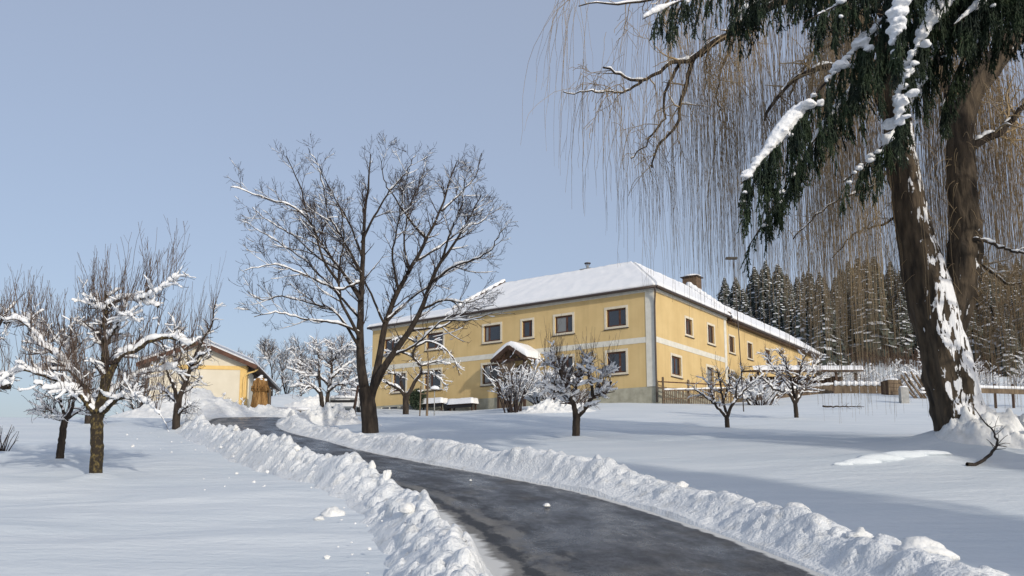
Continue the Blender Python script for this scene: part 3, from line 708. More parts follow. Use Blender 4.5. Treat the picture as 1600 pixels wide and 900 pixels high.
orchard('apple_tree', 'broad twin-stemmed apple tree thick with snow, in the yard between barn and house', 'twin', 50, [
    ([(505, 650), (503, 630), (501, 612)], 3.8 * m, 3.2 * m, 0, 0), ([(509, 650), (511, 630), (513, 612), (518, 588), (518, 560), (519, 535)], 4.2 * m, 1.4 * m, 0, .3),
    ([(501, 616), (490, 604), (470, 600), (455, 605)], 2.4 * m, .8 * m, 0, -.8), ([(501, 616), (498, 590), (480, 575), (460, 560)], 2.4 * m, .8 * m, 0, .6),
    ([(513, 612), (525, 602), (545, 598), (560, 590)], 2.4 * m, .8 * m, 0, -.6), ([(516, 592), (535, 575), (555, 562)], 2.4 * m, .8 * m, 0, .8), ([(500, 605), (498, 560), (494, 530)], 2.4 * m, .8 * m, 0, -.6),
    ([(514, 600), (495, 585), (475, 585), (448, 575)], 2.4 * m, .8 * m, 0, .1), ([(518, 570), (500, 555), (480, 545)], 2 * m, .8 * m, .3, 1), ([(518, 565), (535, 545), (550, 535)], 2 * m, .8 * m, .2, -1)],
    110, .065, 240, 1300, 90, (.6, 1.6), tw='twig_red', trunk=1, snowtw=.85, ln1=(.5, 1.5), ln2=(.2, .6))

# ---- weeping willow
def willow():
    g = rng_of(9); Y = 18.6; m = 1 / 70.
    t = Tree('willow_tree', 'huge leaning weeping willow with forked trunk plastered with driven snow and long hanging twigs', 'willow')
    tp = resample(np.array([at(a_, b_, Y + c_) for a_, b_, c_ in ((1514, 718, 0), (1505, 680, 0), (1491, 620, 0), (1478, 565, 0), (1466, 510, 0), (1456, 470, .02), (1446, 430, .05), (1437, 395, .1), (1420, 315, .15), (1407, 240, .2), (1400, 160, .3), (1396, 60, .4), (1398, -60, .5), (1405, -200, .6))]), 60, 3)
    tr_ = np.interp(np.linspace(0, 1, 60), [0, .10, .24, .29, .36, .5, 1], np.array([34, 31, 30, 26, 20, 17, 9]) * m)
    TR = [(tp, tr_), limb([(1462, 500), (1450, 450), (1437, 395), (1420, 315), (1407, 240), (1400, 160), (1396, 60), (1398, -60), (1405, -200)], Y, 25 * m, 13 * m, 30, .015, g, .6),
          limb([(1474, 520), (1492, 480), (1506, 420), (1509, 350), (1503, 270), (1500, 200), (1512, 150), (1545, 110), (1590, 50), (1640, -40)], Y, 23 * m, 10 * m, 30, .015, g, -.4, .1)]
    B = []
    def b(p, r0, r1, dy0, dy): B.append(limb(p, Y, r0 * m, r1 * m, 22, .025, g, dy, dy0))
    b([(1398, 120), (1360, 40), (1290, -10), (1210, 5), (1150, 45), (1120, 65), (1092, 85)], 12, 5, .3, .9)
    b([(1100, 78), (1075, 97), (1045, 97), (1030, 115), (1005, 127), (985, 125), (962, 113), (945, 103)], 5, 1.6, .8, .5)
    b([(1098, 80), (1080, 92), (1072, 130), (1062, 165), (1060, 195), (1030, 225), (1018, 262)], 5, 1.5, .9, .7)
    b([(1062, 98), (1042, 135), (1037, 160), (1041, 180), (1018, 215), (985, 250)], 3.2, 1, .9, 1.2)
    b([(1002, 128), (975, 145), (940, 143), (905, 143), (882, 147)], 2.4, .8, .6, .2)
    b([(1240, -20), (1120, -30), (1010, 3), (960, 8), (925, 2), (905, 12)], 5, 1, .5, 0)
    b([(1150, 50), (1140, 80), (1125, 110), (1120, 150), (1128, 190)], 3, 1, .9, 1.4)
    b([(1400, 200), (1350, 120), (1290, 100), (1230, 130), (1190, 190)], 9, 2, .4, -1.2)
    b([(1403, 170), (1360, 90), (1320, 60), (1270, 80), (1235, 150)], 8, 2, .4, 2.8)
    b([(1400, 60), (1330, -60), (1250, -90), (1150, -50), (1080, -10), (1040, 40)], 8, 2, .5, 2.6)
    b([(1400, 30), (1420, -60), (1380, -120), (1340, -60), (1330, 40)], 8, 2, .5, -2)
    b([(1405, 0), (1430, -80), (1450, -60), (1440, 60), (1430, 160)], 8, 2, .5, 3.6)
    b([(1505, 240), (1530, 222), (1562, 208), (1605, 160), (1650, 130)], 8, 3, 0, -.6)
    b([(1500, 200), (1470, 120), (1460, 40), (1480, -20), (1520, 60)], 8, 2, 0, 2.8)
    b([(1590, 50), (1600, 20), (1580, -40), (1545, 20), (1540, 120)], 7, 2, -.3, 2)
    b([(1610, 20), (1660, -20), (1690, 60), (1680, 180)], 7, 2, -.3, .8)
    b([(1508, 380), (1525, 372), (1560, 385), (1605, 400)], 3.5, 1.6, -.2, -.8)
    b([(1506, 395), (1530, 410), (1555, 430), (1575, 445), (1610, 440)], 3, 1.4, -.2, .3)
    b([(1400, 250), (1370, 290), (1340, 300), (1280, 330), (1240, 375)], 3, 1, 0, -.9)
    b([(1415, 320), (1385, 350), (1340, 360), (1300, 400)], 2.6, 1, 0, 1.1)
    b([(1400, 100), (1340, 20), (1290, 30), (1260, 110)], 7, 2, .5, 4.2)
    Q, RQ = TR[0][0][None], TR[0][1][None]; S, RS = stack(TR[1:]); P0, R0 = stack(B)
    # bark ridges: knobbly radius
    RQ = RQ * (1 + .012 * g.normal(size=RQ.shape)); RQ[:, :4] *= np.array([1.25, 1.14, 1.07, 1.03]); RS = RS * (1 + .015 * g.normal(size=RS.shape))
    P1, R1 = kids(P0, R0, 230, g, .2, 1, (.5, 1.9), (30, 80), .1, -.05, .2, 9, .5, .03, .3)
    P2, R2 = kids(np.concatenate([P1]), R1, 800, g, .15, 1, (.3, 1.0), (30, 75), -.05, -.12, .26, 7, .6, .014, .5)
    def rough(P, R, k, n, seed):
        P = resample(P, k, 2); R = np.interp(np.linspace(0, 1, k), np.linspace(0, 1, len(R)), R)
        V, F = tubes(P[None], R[None], n); V = V.reshape(k, n, 3); D = nrm(V - P[:, None])
        th = np.linspace(0, 2 * np.pi, n, endpoint=False)[None]; zz = np.r_[0, np.cumsum(np.linalg.norm(np.diff(P, axis=0), axis=1))][:, None]
        cx, cy = np.cos(th), np.sin(th)
        f = 0
        for q, (fa, fz, am) in enumerate(((4, .7, .05), (13, 1.3, .055), (26, 2.4, .035))):
            a_ = fa * th / 6.2832; wrap = lambda u: vnoise(u + 30, zz * fz + .5 * vnoise(u * 2, zz * 2, seed), seed + q)
            blend = th / 6.2832; f = f + am * (1 - 3.2 * np.abs((1 - blend) * wrap(a_ * 1.0 + 0 * zz) + blend * wrap(a_ - fa + 0 * zz)))
        return (V + D * (f * np.minimum(1, R / .3)[:, None])[..., None]).reshape(-1, 3), F
    for q, (p_, r_, k_) in enumerate(((Q[0], RQ[0], 420), (S[1], RS[1], 260))):
        v_, f_ = rough(p_, r_, k_, 72, 40 + q * 7); make('trunk' if q == 0 else 'stem', v_ - t.o, f_, M['willow_bark' if q == 0 else 'willow_stem'], t.e)
    t.mesh('limb', [(P0, R0)], 'bark', 10)
    t.mesh('branch', [(P1, R1), (P2, np.maximum(R2, .006))], 'willow_twig', [6, 4])
    # hanging twigs: start on the branchlets, arch over and fall plumb; how low they reach depends on where under the crown they hang
    srcP = np.concatenate([P1[:, 3:].reshape(-1, 3), P2[:, 2:].reshape(-1, 3), P0[:, 8:].reshape(-1, 3)])
    bx = np.array([1.0, 1.9, 2.7, 3.1, 3.8, 4.6, 5.2, 6.2, 7.2, 8.3, 9.2, 10.5, 13])
    bz = np.array([8.4, 7.2, 7.0, 5.9, 5.7, 5.3, 5.2, 4.0, 3.1, 2.8, 2.8, 2.9, 3.0])
    out = []
    nc = 480
    ci = g.choice(len(srcP), nc)
    for k in range(nc):
        c = srcP[ci[k]]
        if c[2] < 5.0: continue
        zb = np.interp(c[0], bx, bz) + abs(g.normal()) * (.7 if c[0] < 4.8 else .6)
        if c[2] - zb < .6: zb = c[2] - g.uniform(.7, 1.6)
        nstr = int(g.integers(3, 7)) + (13 if g.random() < .17 else 0)
        if c[0] < 4.6 and g.random() < .55: continue
        if c[1] < 18.2 and c[0] > 7.6 and g.random() < .8: continue
        a = g.normal(size=2) * .12
        for j in range(nstr):
            s = c + g.normal(size=3) * np.array([.16, .16, .10])
            zz = zb + abs(g.normal()) * .6 + g.uniform(0, 1) ** 2 * .55 * (c[2] - zb)
            L = s[2] - zz
            if L < .3: continue
            kk = 10; tt = np.linspace(0, 1, kk); o = g.normal(size=2) * .16 + a
            x = s[0] + o[0] * (1 - np.exp(-4 * tt)) * 1.6 + np.cumsum(g.normal(size=kk)) * .022
            y = s[1] + o[1] * (1 - np.exp(-4 * tt)) * 1.6 + np.cumsum(g.normal(size=kk)) * .022
            z = s[2] - L * tt + .10 * np.sin(np.pi * np.minimum(tt * 5, 1)) * np.hypot(*o)
            out.append(np.stack([x, y, z], 1))
    H = np.array(out); n = len(H)
    RH = np.linspace(.0052, .0024, 10)[None] * g.uniform(.7, 1.25, (n, 1))
    HK, RK = kids(H, RH, int(n * .8), g, .1, .9, (.25, .9), (15, 45), -.2, -.28, .12, 5, .8, .004, .7)
    RK = np.maximum(RK, .0022)
    t.mesh('hanging_twigs', [(H, RH), (HK, RK)], 'willow_twig', 3)['kind'] = 'stuff'
    # fine shoots sprouting straight off the two stems
    W, RW = kids(S, RS, 300, g, .08, .75, (.5, 1.4), (40, 80), -.2, -.3, .06, 7, .2, .005, .6, 0)
    t.mesh('shoots', [(W, np.maximum(RW, .003))], 'willow_twig', 3)
    t.mesh('snow', [snow_on(P0, R0, g, .012, .55, .9, .3, lumpy=.6), snow_on(P1, R1, g, .008, .6, .35, .45, lumpy=.8)], 'snow', [8, 6])
    mb = MB()
    for (px, py, dy, s) in ((1455, 412, -.30, (.09, .10, .10)), (1464, 438, -.34, (.07, .09, .2)), (1470, 460, -.36, (.05, .07, .16))):
        V, F = lump(at(px, py, Y + dy) - t.o, s, int(px), .4, ICO3, .9); mb.add(V, F)
    mb.build('fork_snow', M['snow'], t.e, True)
    print('willow strands', n)
willow()
heap('snow_pile', SPOT['willow'][0] + .45, SPOT['willow'][1] - .55, 1.3, .85, .30, -.2, 66, 'rough snow swept up against the foot of the willow trunk')
# boughs lying in the snow by the willow
def fallen(name, label, pts, Y, r, seed):
    g = rng_of(seed); P = []
    for (px, py, yy) in pts:
        q = on_ground(px, yy); P.append(q + [0, 0, py])
    P = resample(np.array(P), 20, 1); P += g.normal(size=P.shape) * .015
    R = np.linspace(r, r * .25, 20); o = P[0].copy()
    e = thing(name, label, 'branch', o)
    K, RK = kids(P[None], R[None], 18, g, .3, 1, (.15, .6), (30, 60), .1, 0, .1, 6, .5, .01, .4)
    V1, F1 = tubes(P[None] - o, R[None], 8); V2, F2 = tubes(K - o, RK, 4)
    make('stem', V1, F1, M['bark'], e); make('twigs', V2, F2, M['twig'], e)['kind'] = 'stuff'
fallen('fallen_branch', 'dark branch arching out of the snow at the foot of the willow', [(1512, .03, 15.3), (1530, .05, 15.4), (1548, .12, 15.8), (1562, .28, 16.2), (1556, .42, 16.8), (1540, .55, 17.4), (1525, .62, 17.8)], 16, .035, 12)
fallen('fallen_branch', 'thin dead branch lying on the snow at the far end of the picket fence', [(1285, .15, 44), (1305, .12, 44), (1330, .13, 44), (1350, .1, 44)], 44, .05, 13)
mb = MB()
for k, (px, Y, sx, sy, sz) in enumerate(((1318, 15.85, .2, .06, .05), (1345, 15.9, .4, .10, .10), (1378, 15.95, .5, .12, .12), (1412, 16.0, .5, .12, .11), (1448, 16.05, .5, .12, .07))):
    q = on_ground(px, Y); V, F = lump(q + [0, 0, .01], (sx, sy, sz), 500 + k, .12, ICO3, .5); mb.add(V, F)
tag(mb.build('snowed_log', M['field'], None, True), 'low log buried under smooth snow between the willow and the drive', 'log')

# ---- spruce whose boughs hang into the picture
def spruce():
    g = rng_of(17); loc = (11.2, 14.2)
    t = Tree('spruce_tree', 'dark spruce reaching in from above, its drooping boughs capped with snow', loc=loc)
    zb = t.o[2]
    P = np.array([[loc[0], loc[1], zb - .2], [loc[0] + .05, loc[1], zb + 6], [loc[0], loc[1] + .1, zb + 13], [loc[0], loc[1], zb + 20]])
    P = resample(P, 20, 2)[None]; R = np.linspace(.42, .05, 20)[None]
    t.mesh('trunk', [(P, R)], 'bark', 14)
    def tr(z): return np.array([loc[0], loc[1], z])
    BO = []
    def bough(pts, Y, r=.05, lt=1., ns=1., sn=1.):
        P = [at(p[0], p[1], Y + (p[2] if len(p) > 2 else 0)) for p in pts]
        s = tr(max(P[0][2] + .5, zb + 2))
        P = np.array([s] + P); BO.append((resample(P, 34, 3), r, lt, ns, sn))
    Yb = 13.2
    bough([(1560, -110), (1400, -85), (1250, -55), (1120, -18), (1050, 5), (1004, 30)], Yb, .055, .95, 1.3)
    bough([(1560, -120), (1430, -95), (1330, -60), (1230, -20), (1170, 8), (1140, 30)], Yb + .9, .05, 1.0, 1.2)
    bough([(1600, -90), (1480, -60), (1370, -20), (1300, 12), (1255, 35)], Yb - .5, .05, 1.0, 1.3)
    bough([(1600, -70), (1480, -50), (1400, 10), (1340, 72), (1280, 140), (1232, 198), (1190, 250), (1158, 288)], Yb - .6, .055, 1.35, 1.6, 2.0)
    bough([(1600, -60), (1500, -20), (1400, 60), (1320, 150), (1262, 232), (1222, 300), (1192, 350), (1168, 388)], Yb - .1, .05, .6, 1.5, .8)
    bough([(1600, -40), (1510, 10), (1450, 90), (1415, 180), (1372, 240), (1318, 284)], Yb + .2, .05, .9, 1.0, 1.6)
    bough([(1560, -80), (1470, -60), (1410, -20), (1400, 40), (1398, 85)], Yb - 1.6, .05, .7, 1.2, 3.0)
    bough([(1560, -60), (1480, -10), (1430, 70), (1408, 150), (1402, 200)], Yb - 1.0, .05, .7, 1.2, 2.6)
    bough([(1640, 0), (1570, 20), (1510, 80), (1490, 120), (1472, 170)], Yb + .4, .05, .7, .9, .9)
    bough([(1660, -40), (1600, -30), (1540, 0), (1490, 40)], Yb - 1.2, .05, .8)
    bough([(1600, -160), (1400, -150), (1200, -110), (1100, -60), (1060, -30)], Yb + .4, .05, .9)
    bough([(1600, -140), (1480, -130), (1380, -90), (1310, -50), (1270, -15)], Yb + 1.6, .05, .9)
    # hidden side of the tree, kept sparse
    for k in range(34):
        z = zb + 3.2 + k * .48; a = g.uniform(-1.1, .9); L = max(1., 4.6 - .22 * k)
        d = np.array([math.cos(a), math.sin(a), 0])
        P = np.array([tr(z), tr(z) + d * L * .4 + UP * .05, tr(z) + d * L * .75 - UP * .35, tr(z) + d * L - UP * .9]); BO.append((resample(P, 34, 3), .045, .8, .7, .8))
    Pb = np.stack([b[0] for b in BO]); Rb = np.stack([np.linspace(b[1], .008, 34) for b in BO])
    t.mesh('bough', [(Pb, Rb)], 'bark', 8)
    tw = []; rw = []; snP = []; snR = []; lumps = MB()
    for bi, (P, r, lt, ns, sn) in enumerate(BO):
        n = int(95 * ns) if bi < 12 else 30
        tt = g.uniform(.22 if bi < 12 else .35, 1, n) ** .8 * 32.9; i = tt.astype(int); f = (tt - i)[:, None]
        S = P[i] * (1 - f) + P[i + 1] * f; T = nrm(P[i + 1] - P[i])
        side = nrm(np.cross(T, UP)) * g.choice([-1, 1], (n, 1))
        D = nrm(T * .5 + side * g.uniform(.1, .9, (n, 1)) - UP * .4); L = lt * 1.15 * g.uniform(.35, 1.15, n) * (.55 + .45 * np.sin(np.pi * np.clip(tt / 33, .1, .95)))
        k = 7; O = np.zeros((n, k, 3)); O[:, 0] = S; p = S.copy()
        for j in range(1, k):
            D = nrm(D - UP * .42 + g.normal(size=(n, 3)) * .07); p = p + D * (L / (k - 1))[:, None]; O[:, j] = p
        tw.append(O); rw.append(np.linspace(.010, .004, k)[None].repeat(n, 0))
        # snow on the bough: thick pillows toward the tip
        w = np.arange(34) / 33.; ph = g.uniform(0, 6)
        am = sst((w - .25) / .4) * np.clip(.35 + .9 * np.sin(w * 17 + ph) + .5 * np.sin(w * 41 + ph * 2), 0, 1.4) * sn
        am[-1] *= .4
        snP.append(P + UP * (.02 + am * .02)[:, None]); snR.append(.05 * am)
        if bi < 12:
            for q in range(int(round(2.6 * sn))):      # pads of snow draped along stretches of the bough
                ua = g.uniform(.42, .92); ul = g.uniform(.06, .2)
                for u in np.arange(ua, min(ua + ul, 1.0), .008):
                    if g.random() < .25: continue
                    x = u * 32.9; i0 = int(x); c = P[i0] * (1 - x + i0) + P[min(i0 + 1, 33)] * (x - i0)
                    tdir = nrm(P[min(i0 + 1, 33)] - P[max(i0 - 1, 0)]); sd = nrm(np.cross(tdir, UP)); w_ = math.sin(math.pi * min(1, (u - ua + .02) / (ul + .03))) * .7 + .3
                    lat = g.normal() * .10 * w_; s = g.uniform(.035, .085) * (.6 + .35 * sn) * w_
                    V, F = lump(c + sd * lat + UP * (s * .3 - 1.6 * lat * lat / .2 * .25) - t.o, (s * g.uniform(.9, 1.5), s * g.uniform(.9, 1.4), s * g.uniform(.6, .9)), int(g.integers(1e6)), .28, ICO2, .7); lumps.add(V, F)
            for q in range(int(12 * sn)):
                b_ = int(g.integers(n)); c = O[b_, int(g.integers(1, 4))]; s = g.uniform(.03, .075)
                V, F = lump(c + UP * s * .4 - t.o, (s * g.uniform(.8, 1.6), s, s * .8), int(g.integers(1e6)), .35, ICO1, .7); lumps.add(V, F)
    O = np.concatenate(tw); RO = np.concatenate(rw)
    S1, RS1 = kids(O, RO, len(O) * 8, g, .05, 1, (.12, .36), (20, 60), -.55, -.25, .08, 5, .9, .007, .6, .3)
    allP = np.concatenate([O.reshape(len(O), -1, 3)[:, [0, 2, 3, 5, 6]], S1]); 
    # needles: thin blades all round every shoot
    nb = 13; Nn = len(allP)
    u = g.uniform(0, 3.999, (Nn, nb)); i = u.astype(int); f = (u - i)[..., None]; idx = np.arange(Nn)[:, None]
    A = allP[idx, i] * (1 - f) + allP[idx, i + 1] * f; T = nrm(allP[idx, i + 1] - allP[idx, i])
    q = g.normal(size=A.shape); q = nrm(q - (q * T).sum(-1, keepdims=True) * T)
    d = nrm(T * .9 + q * .8 - UP * .15); ln = g.uniform(.035, .075, A.shape[:2])[..., None]
    wv = nrm(np.cross(d, g.normal(size=A.shape))) * .0085
    V = np.stack([A - wv, A + wv, A + d * ln], 2).reshape(-1, 3) - t.o
    make('needles', V, np.arange(len(V)).reshape(-1, 3), M['needle'], t.e)['kind'] = 'stuff'
    t.mesh('branchlets', [(O, RO), (S1, np.maximum(RS1, .009))], 'needle', [4, 3])
    SP = np.stack(snP); SR = np.stack(snR); V, F = tubes(SP - t.o, SR, 9)
    lumps.add(V, F); so = lumps.build('snow', M['snow'], t.e, True); so['kind'] = 'stuff'
    rm = so.modifiers.new('fuse', 'REMESH'); rm.mode = 'VOXEL'; rm.voxel_size = .018; rm.use_smooth_shade = True      # pads melt into one crust
    sm = so.modifiers.new('soften', 'SMOOTH'); sm.factor = .5; sm.iterations = 4
    tx = bpy.data.textures.new('snow_crust', 'CLOUDS'); tx.noise_scale = .07; dm_ = so.modifiers.new('crust', 'DISPLACE'); dm_.texture = tx; dm_.texture_coords = 'LOCAL'; dm_.strength = .045
    print('needles', Nn * nb)
spruce()

# ---- forest on the hill
def conifer(seed, h):
    g = rng_of(seed)
    e = thing('spruce_tree', 'snowy spruce', 'tree', (0, 0, -500))
    P = np.array([[[0, 0, -1.], [0, 0, h * .5], [0, 0, h]]]); V, F = tubes(P, np.array([[.22, .14, .02]]), 6); make('trunk', V, F, M['bark'], e)
    BV = []; SV = []; lv = int(h * 2.2)
    for k in range(lv):
        t = (k + .3) / lv; z = h * (.06 + .93 * t); R = h * .23 * (1 - t) ** .85 + .15
        nb = int(7 + 6 * (1 - t)); a0 = g.uniform(0, 6.28)
        for j in range(nb):
            a = a0 + 6.283 * j / nb + g.normal() * .18; L = R * g.uniform(.7, 1.15); d = np.array([math.cos(a), math.sin(a), 0]); s = np.array([-d[1], d[0], 0])
            dr = g.uniform(.25, .5); p0 = UP * z; w = .10 + .16 * L
            p1 = p0 + d * L * .55 - UP * L * dr * .35; p2 = p0 + d * L - UP * L * dr
            for (A, B, wa, wb) in ((p0, p1, .06, w), (p1, p2, w, .05)):
                m_ = (A + B) / 2
                BV += [A - s * wa, A + s * wa, B + s * wb - UP * .12 * (wb > .1), B - s * wb - UP * .12 * (wb > .1)]
            for q in range(3):   # hanging fringe
                c = p0 * (1 - (q + 1) / 3.4) + p2 * (q + 1) / 3.4; x = s * w * .8
                BV += [c - x, c + x, c + x * .5 - UP * (.25 + .15 * L) + d * .05, c - x * .5 - UP * (.25 + .15 * L)]
            if g.random() < .94:
                up = UP * (.10 + .05 * g.random()); c = g.uniform(.6, .95); k0 = g.uniform(.15, .45)
                A = p0 + (p1 - p0) * k0 + up; B = p1 + up * 1.5; Cc = p1 + (p2 - p1) * c + up
                SV += [A - s * .07, A + s * .07, B + s * w, B - s * w, B - s * w, B + s * w, Cc + s * w * .6, Cc - s * w * .6]
    BV = np.array(BV); SV = np.array(SV)
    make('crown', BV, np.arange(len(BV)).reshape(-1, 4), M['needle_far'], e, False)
    make('snow', SV, np.arange(len(SV)).reshape(-1, 4), M['snow'], e, False)
    return e
def forest():
    g = rng_of(23); protos = [conifer(300 + k, h) for k, h in enumerate((13., 15., 17.))]
    used = [False] * 3; pts = []
    tries = 0
    while len(pts) < 128 and tries < 6000:
        tries += 1
        row = g.integers(0, 6); px = g.uniform(1125, 1640); Y = 116 + row * 8.5 + g.normal() * 2 - (px - 1290) * .03
        x = (px - 800) / FOC * Y * 1.02
        if any((x - a) ** 2 + (Y - b) ** 2 < 3.1 ** 2 for a, b in pts): continue
        pts.append((x, Y))
        k = int(g.integers(0, 3)); s = g.uniform(.46, .82); wd = g.uniform(1.05, 1.5); loc = (x, Y, gz(x, Y) - .1); rz = g.uniform(0, 6.28)
        lab = 'snow-laden spruce in the forest on the hill behind the farmhouse'
        if not used[k]:
            e = protos[k]; e.location = loc; e.rotation_euler = (0, 0, rz); e.scale = (s * wd, s * wd, s); e['label'] = lab; used[k] = True
        else: e = copy_thing(protos[k], loc, rz, (s * wd, s * wd, s), lab)
        e['group'] = 'spruces of the hillside forest'
    # two unseen spruces behind the viewpoint, added to cast shade on the near snow
    for (x, Y_, s, lab) in ((14.5, -4.5, .95, 'tall unseen spruce added behind the viewpoint, shading the near snow'), (19.5, -1.0, .85, 'shorter unseen spruce added beside its taller neighbour, for shade on the near snow')):
        e = copy_thing(protos[1], (x, Y_, gz(x, Y_) - .1), 1.3 + x, (s, s, s), lab); del e['group']
    # the brown leafless hem of the wood
    mb = []; rr = []
    for k in range(900):
        px = g.uniform(1230, 1640); Y = 112 - (px - 1290) * .03 + g.normal() * 1.5; x = (px - 800) / FOC * Y * 1.02
        h = g.uniform(.8, 2.6); z = gz(x, Y); d = g.normal(size=3) * .25
        mb.append(np.array([[x, Y, z], [x + d[0] * .4, Y + d[1] * .4, z + h * .5], [x + d[0], Y + d[1], z + h]])); rr.append([.05, .035, .015])
    V, F = tubes(np.array(mb), np.array(rr), 3)
    tag(make('undergrowth', V, F, M['twig_red']), 'brown leafless scrub along the edge of the hillside forest', kind='stuff')
forest()

# ------------------------------------------------------------------ farmhouse
HA = 0.6206
HC = np.array([9.174, 54.0, 5.1 + EYE])
house = thing('farmhouse', 'long two-storey yellow farmhouse with white bands and snow-covered hipped roof', 'house', HC, -HA)
def wall(name, axis_, L0, L1, z0, z1, holes, m, parent, depth=.22):
    """wall sheet with real openings; axis_ 'x': plane y=0 facing -y, 'y': plane x=0 facing +x"""
    us_ = sorted({L0, L1, *[h[0] for h in holes], *[h[1] for h in holes]}); zs = sorted({z0, z1, *[h[2] for h in holes], *[h[3] for h in holes]})
    V = []; F = []
    def pt(u, z, d): return (u, d, z) if axis_ == 'x' else (-d, u, z)
    def quad(*p):
        n = len(V); V.extend(p); F.append((n, n + 1, n + 2, n + 3))
    for i in range(len(us_) - 1):
        for j in range(len(zs) - 1):
            um, zm = (us_[i] + us_[i + 1]) / 2, (zs[j] + zs[j + 1]) / 2
            if any(h[0] < um < h[1] and h[2] < zm < h[3] for h in holes): continue
            quad(pt(us_[i], zs[j], 0), pt(us_[i + 1], zs[j], 0), pt(us_[i + 1], zs[j + 1], 0), pt(us_[i], zs[j + 1], 0))
    for (a, b, c, d) in holes:
        quad(pt(a, c, 0), pt(a, c, depth), pt(b, c, depth), pt(b, c, 0)); quad(pt(a, d, 0), pt(b, d, 0), pt(b, d, depth), pt(a, d, depth))
        quad(pt(a, c, 0), pt(a, d, 0), pt(a, d, depth), pt(a, c, depth)); quad(pt(b, c, 0), pt(b, c, depth), pt(b, d, depth), pt(b, d, 0))
    return make(name, V, np.array(F), m, parent, False)
def lbox(axis_, u0, u1, z0, z1, d0, d1, mb):
    """box on a wall: d is the distance behind the wall plane (negative = proud of it)"""
    if axis_ == 'x': mb.box((u0, min(d0, d1), z0), (u1, max(d0, d1), z1))
    else: mb.box((min(-d0, -d1), u0, z0), (max(-d0, -d1), u1, z1))
    return mb
def window(axis_, u0, u1, z0, z1, parent, split=.42, sur=.16, curtain=False, flip=False, ms='cream'):
    """u0..z1: outer limits of the render surround; returns the opening"""
    w = MB(); s = sur
    lbox(axis_, u0, u1, z0, z0 + s, -.03, -.002, w); lbox(axis_, u0, u1, z1 - s, z1, -.03, -.002, w)
    lbox(axis_, u0, u0 + s, z0 + s, z1 - s, -.03, -.002, w); lbox(axis_, u1 - s, u1, z0 + s, z1 - s, -.03, -.002, w)
    a, b, c, d = u0 + s, u1 - s, z0 + s, z1 - s
    fr = MB(); f = .11
    lbox(axis_, a, b, c, c + f, .10, .17, fr); lbox(axis_, a, b, d - f, d, .10, .17, fr); lbox(axis_, a, a + f, c + f, d - f, .10, .17, fr); lbox(axis_, b - f, b, c + f, d - f, .10, .17, fr)
    mu = a + (b - a) * split
    lbox(axis_, mu - .07, mu + .07, c + f, d - f, .105, .172, fr)
    o = fr.build('window', M['windowwood'], parent)
    w.build('surround', M[ms], o)
    sl = MB(); lbox(axis_, u0 - .04, u1 + .04, z0 - .035, z0 + .01, -.09, -.004, sl) ; sl.build('sill', M['gutter'], o)
    for q, (p0, p1) in enumerate(((a + f, mu - .07), (mu + .07, b - f))):
        p = MB(); lbox(axis_, p0, p1, c + f, d - f, .13, .15, p)
        p.build('pane', M['glass_c'] if curtain and q == (0 if flip else 1) else M['glass'], o)
    return (a, b, c, d)
ZE, ZR, ZP = 7.48, 10.18, 1.05
S_ = 3.1; LH = 25.3
UPZ = (5.06, 6.58); LOZ = (1.95, 3.68)
Fw = [(1.87, 3.65, *UPZ, .36, 0), (6.0, 7.75, *UPZ, .36, 1), (9.33, 10.54, *UPZ, .3, 0), (12.15, 14.0, *UPZ, .72, 1), (17.6, 19.6, *UPZ, .5, 0), (22.2, 24.1, *UPZ, .5, 0),
      (1.93, 3.66, *LOZ, .36, 0), (6.0, 7.75, *LOZ, .36, 0), (12.2, 14.1, *LOZ, .6, 1), (17.8, 19.75, *LOZ, .6, 1), (21.4, 23.07, *LOZ, .5, 0)]
holes = [window('x', -b, -a, c, d, house, 1 - sp, curtain=bool(cu), flip=True) for (a, b, c, d, sp, cu) in Fw]
wall('front_wall', 'x', -LH, 0, ZP, ZE, holes, M['yellow'], house)
Rw = [(4.72, 6.15, 4.98, 6.42), (8.6, 10.1, 4.92, 6.55), (2.3, 4.1, 1.92, 3.5)]
holes = [window('y', a, b, c, d, house, .5) for (a, b, c, d) in Rw]
# side door
dm = MB(); lbox('y', 8.38, 9.62, 1.05, 3.25, .12, .18, dm); door = dm.build('door', M['darkwood'], house)
dm = MB(); lbox('y', 8.62, 9.38, 1.7, 3.1, .10, .119, dm); dm.build('pane', M['glass_c'], door)
dm = MB(); lbox('y', 8.2, 8.38, 1.05, 3.43, -.03, -.002, dm); lbox('y', 9.62, 9.8, 1.05, 3.43, -.03, -.002, dm); lbox('y', 8.38, 9.62, 3.25, 3.43, -.03, -.002, dm); dm.build('surround', M['cream'], door)
holes.append((8.38, 9.62, 1.05, 3.25))
wall('side_wall', 'y', 0, 12.3, ZP, ZE, holes, M['yellow'], house)
R2 = [(12.75, 14.1, 4.78, 6.28), (16.7, 18.05, 4.78, 6.28), (21.0, 22.4, 4.78, 6.28), (25.4, 26.8, 4.78, 6.28), (29.6, 31., 4.78, 6.28), (12.85, 13.7, 2.9, 3.55), (14.75, 15.8, 2.6, 3.3), (19, 20.1, 2.6, 3.3)]
holes = [window('y', a, b, c, d, house, .5, .13) for (a, b, c, d) in R2]
wall('rear_wing_wall', 'y', 12.3, 36, ZP, ZE - .15, holes, M['yellow'], house)
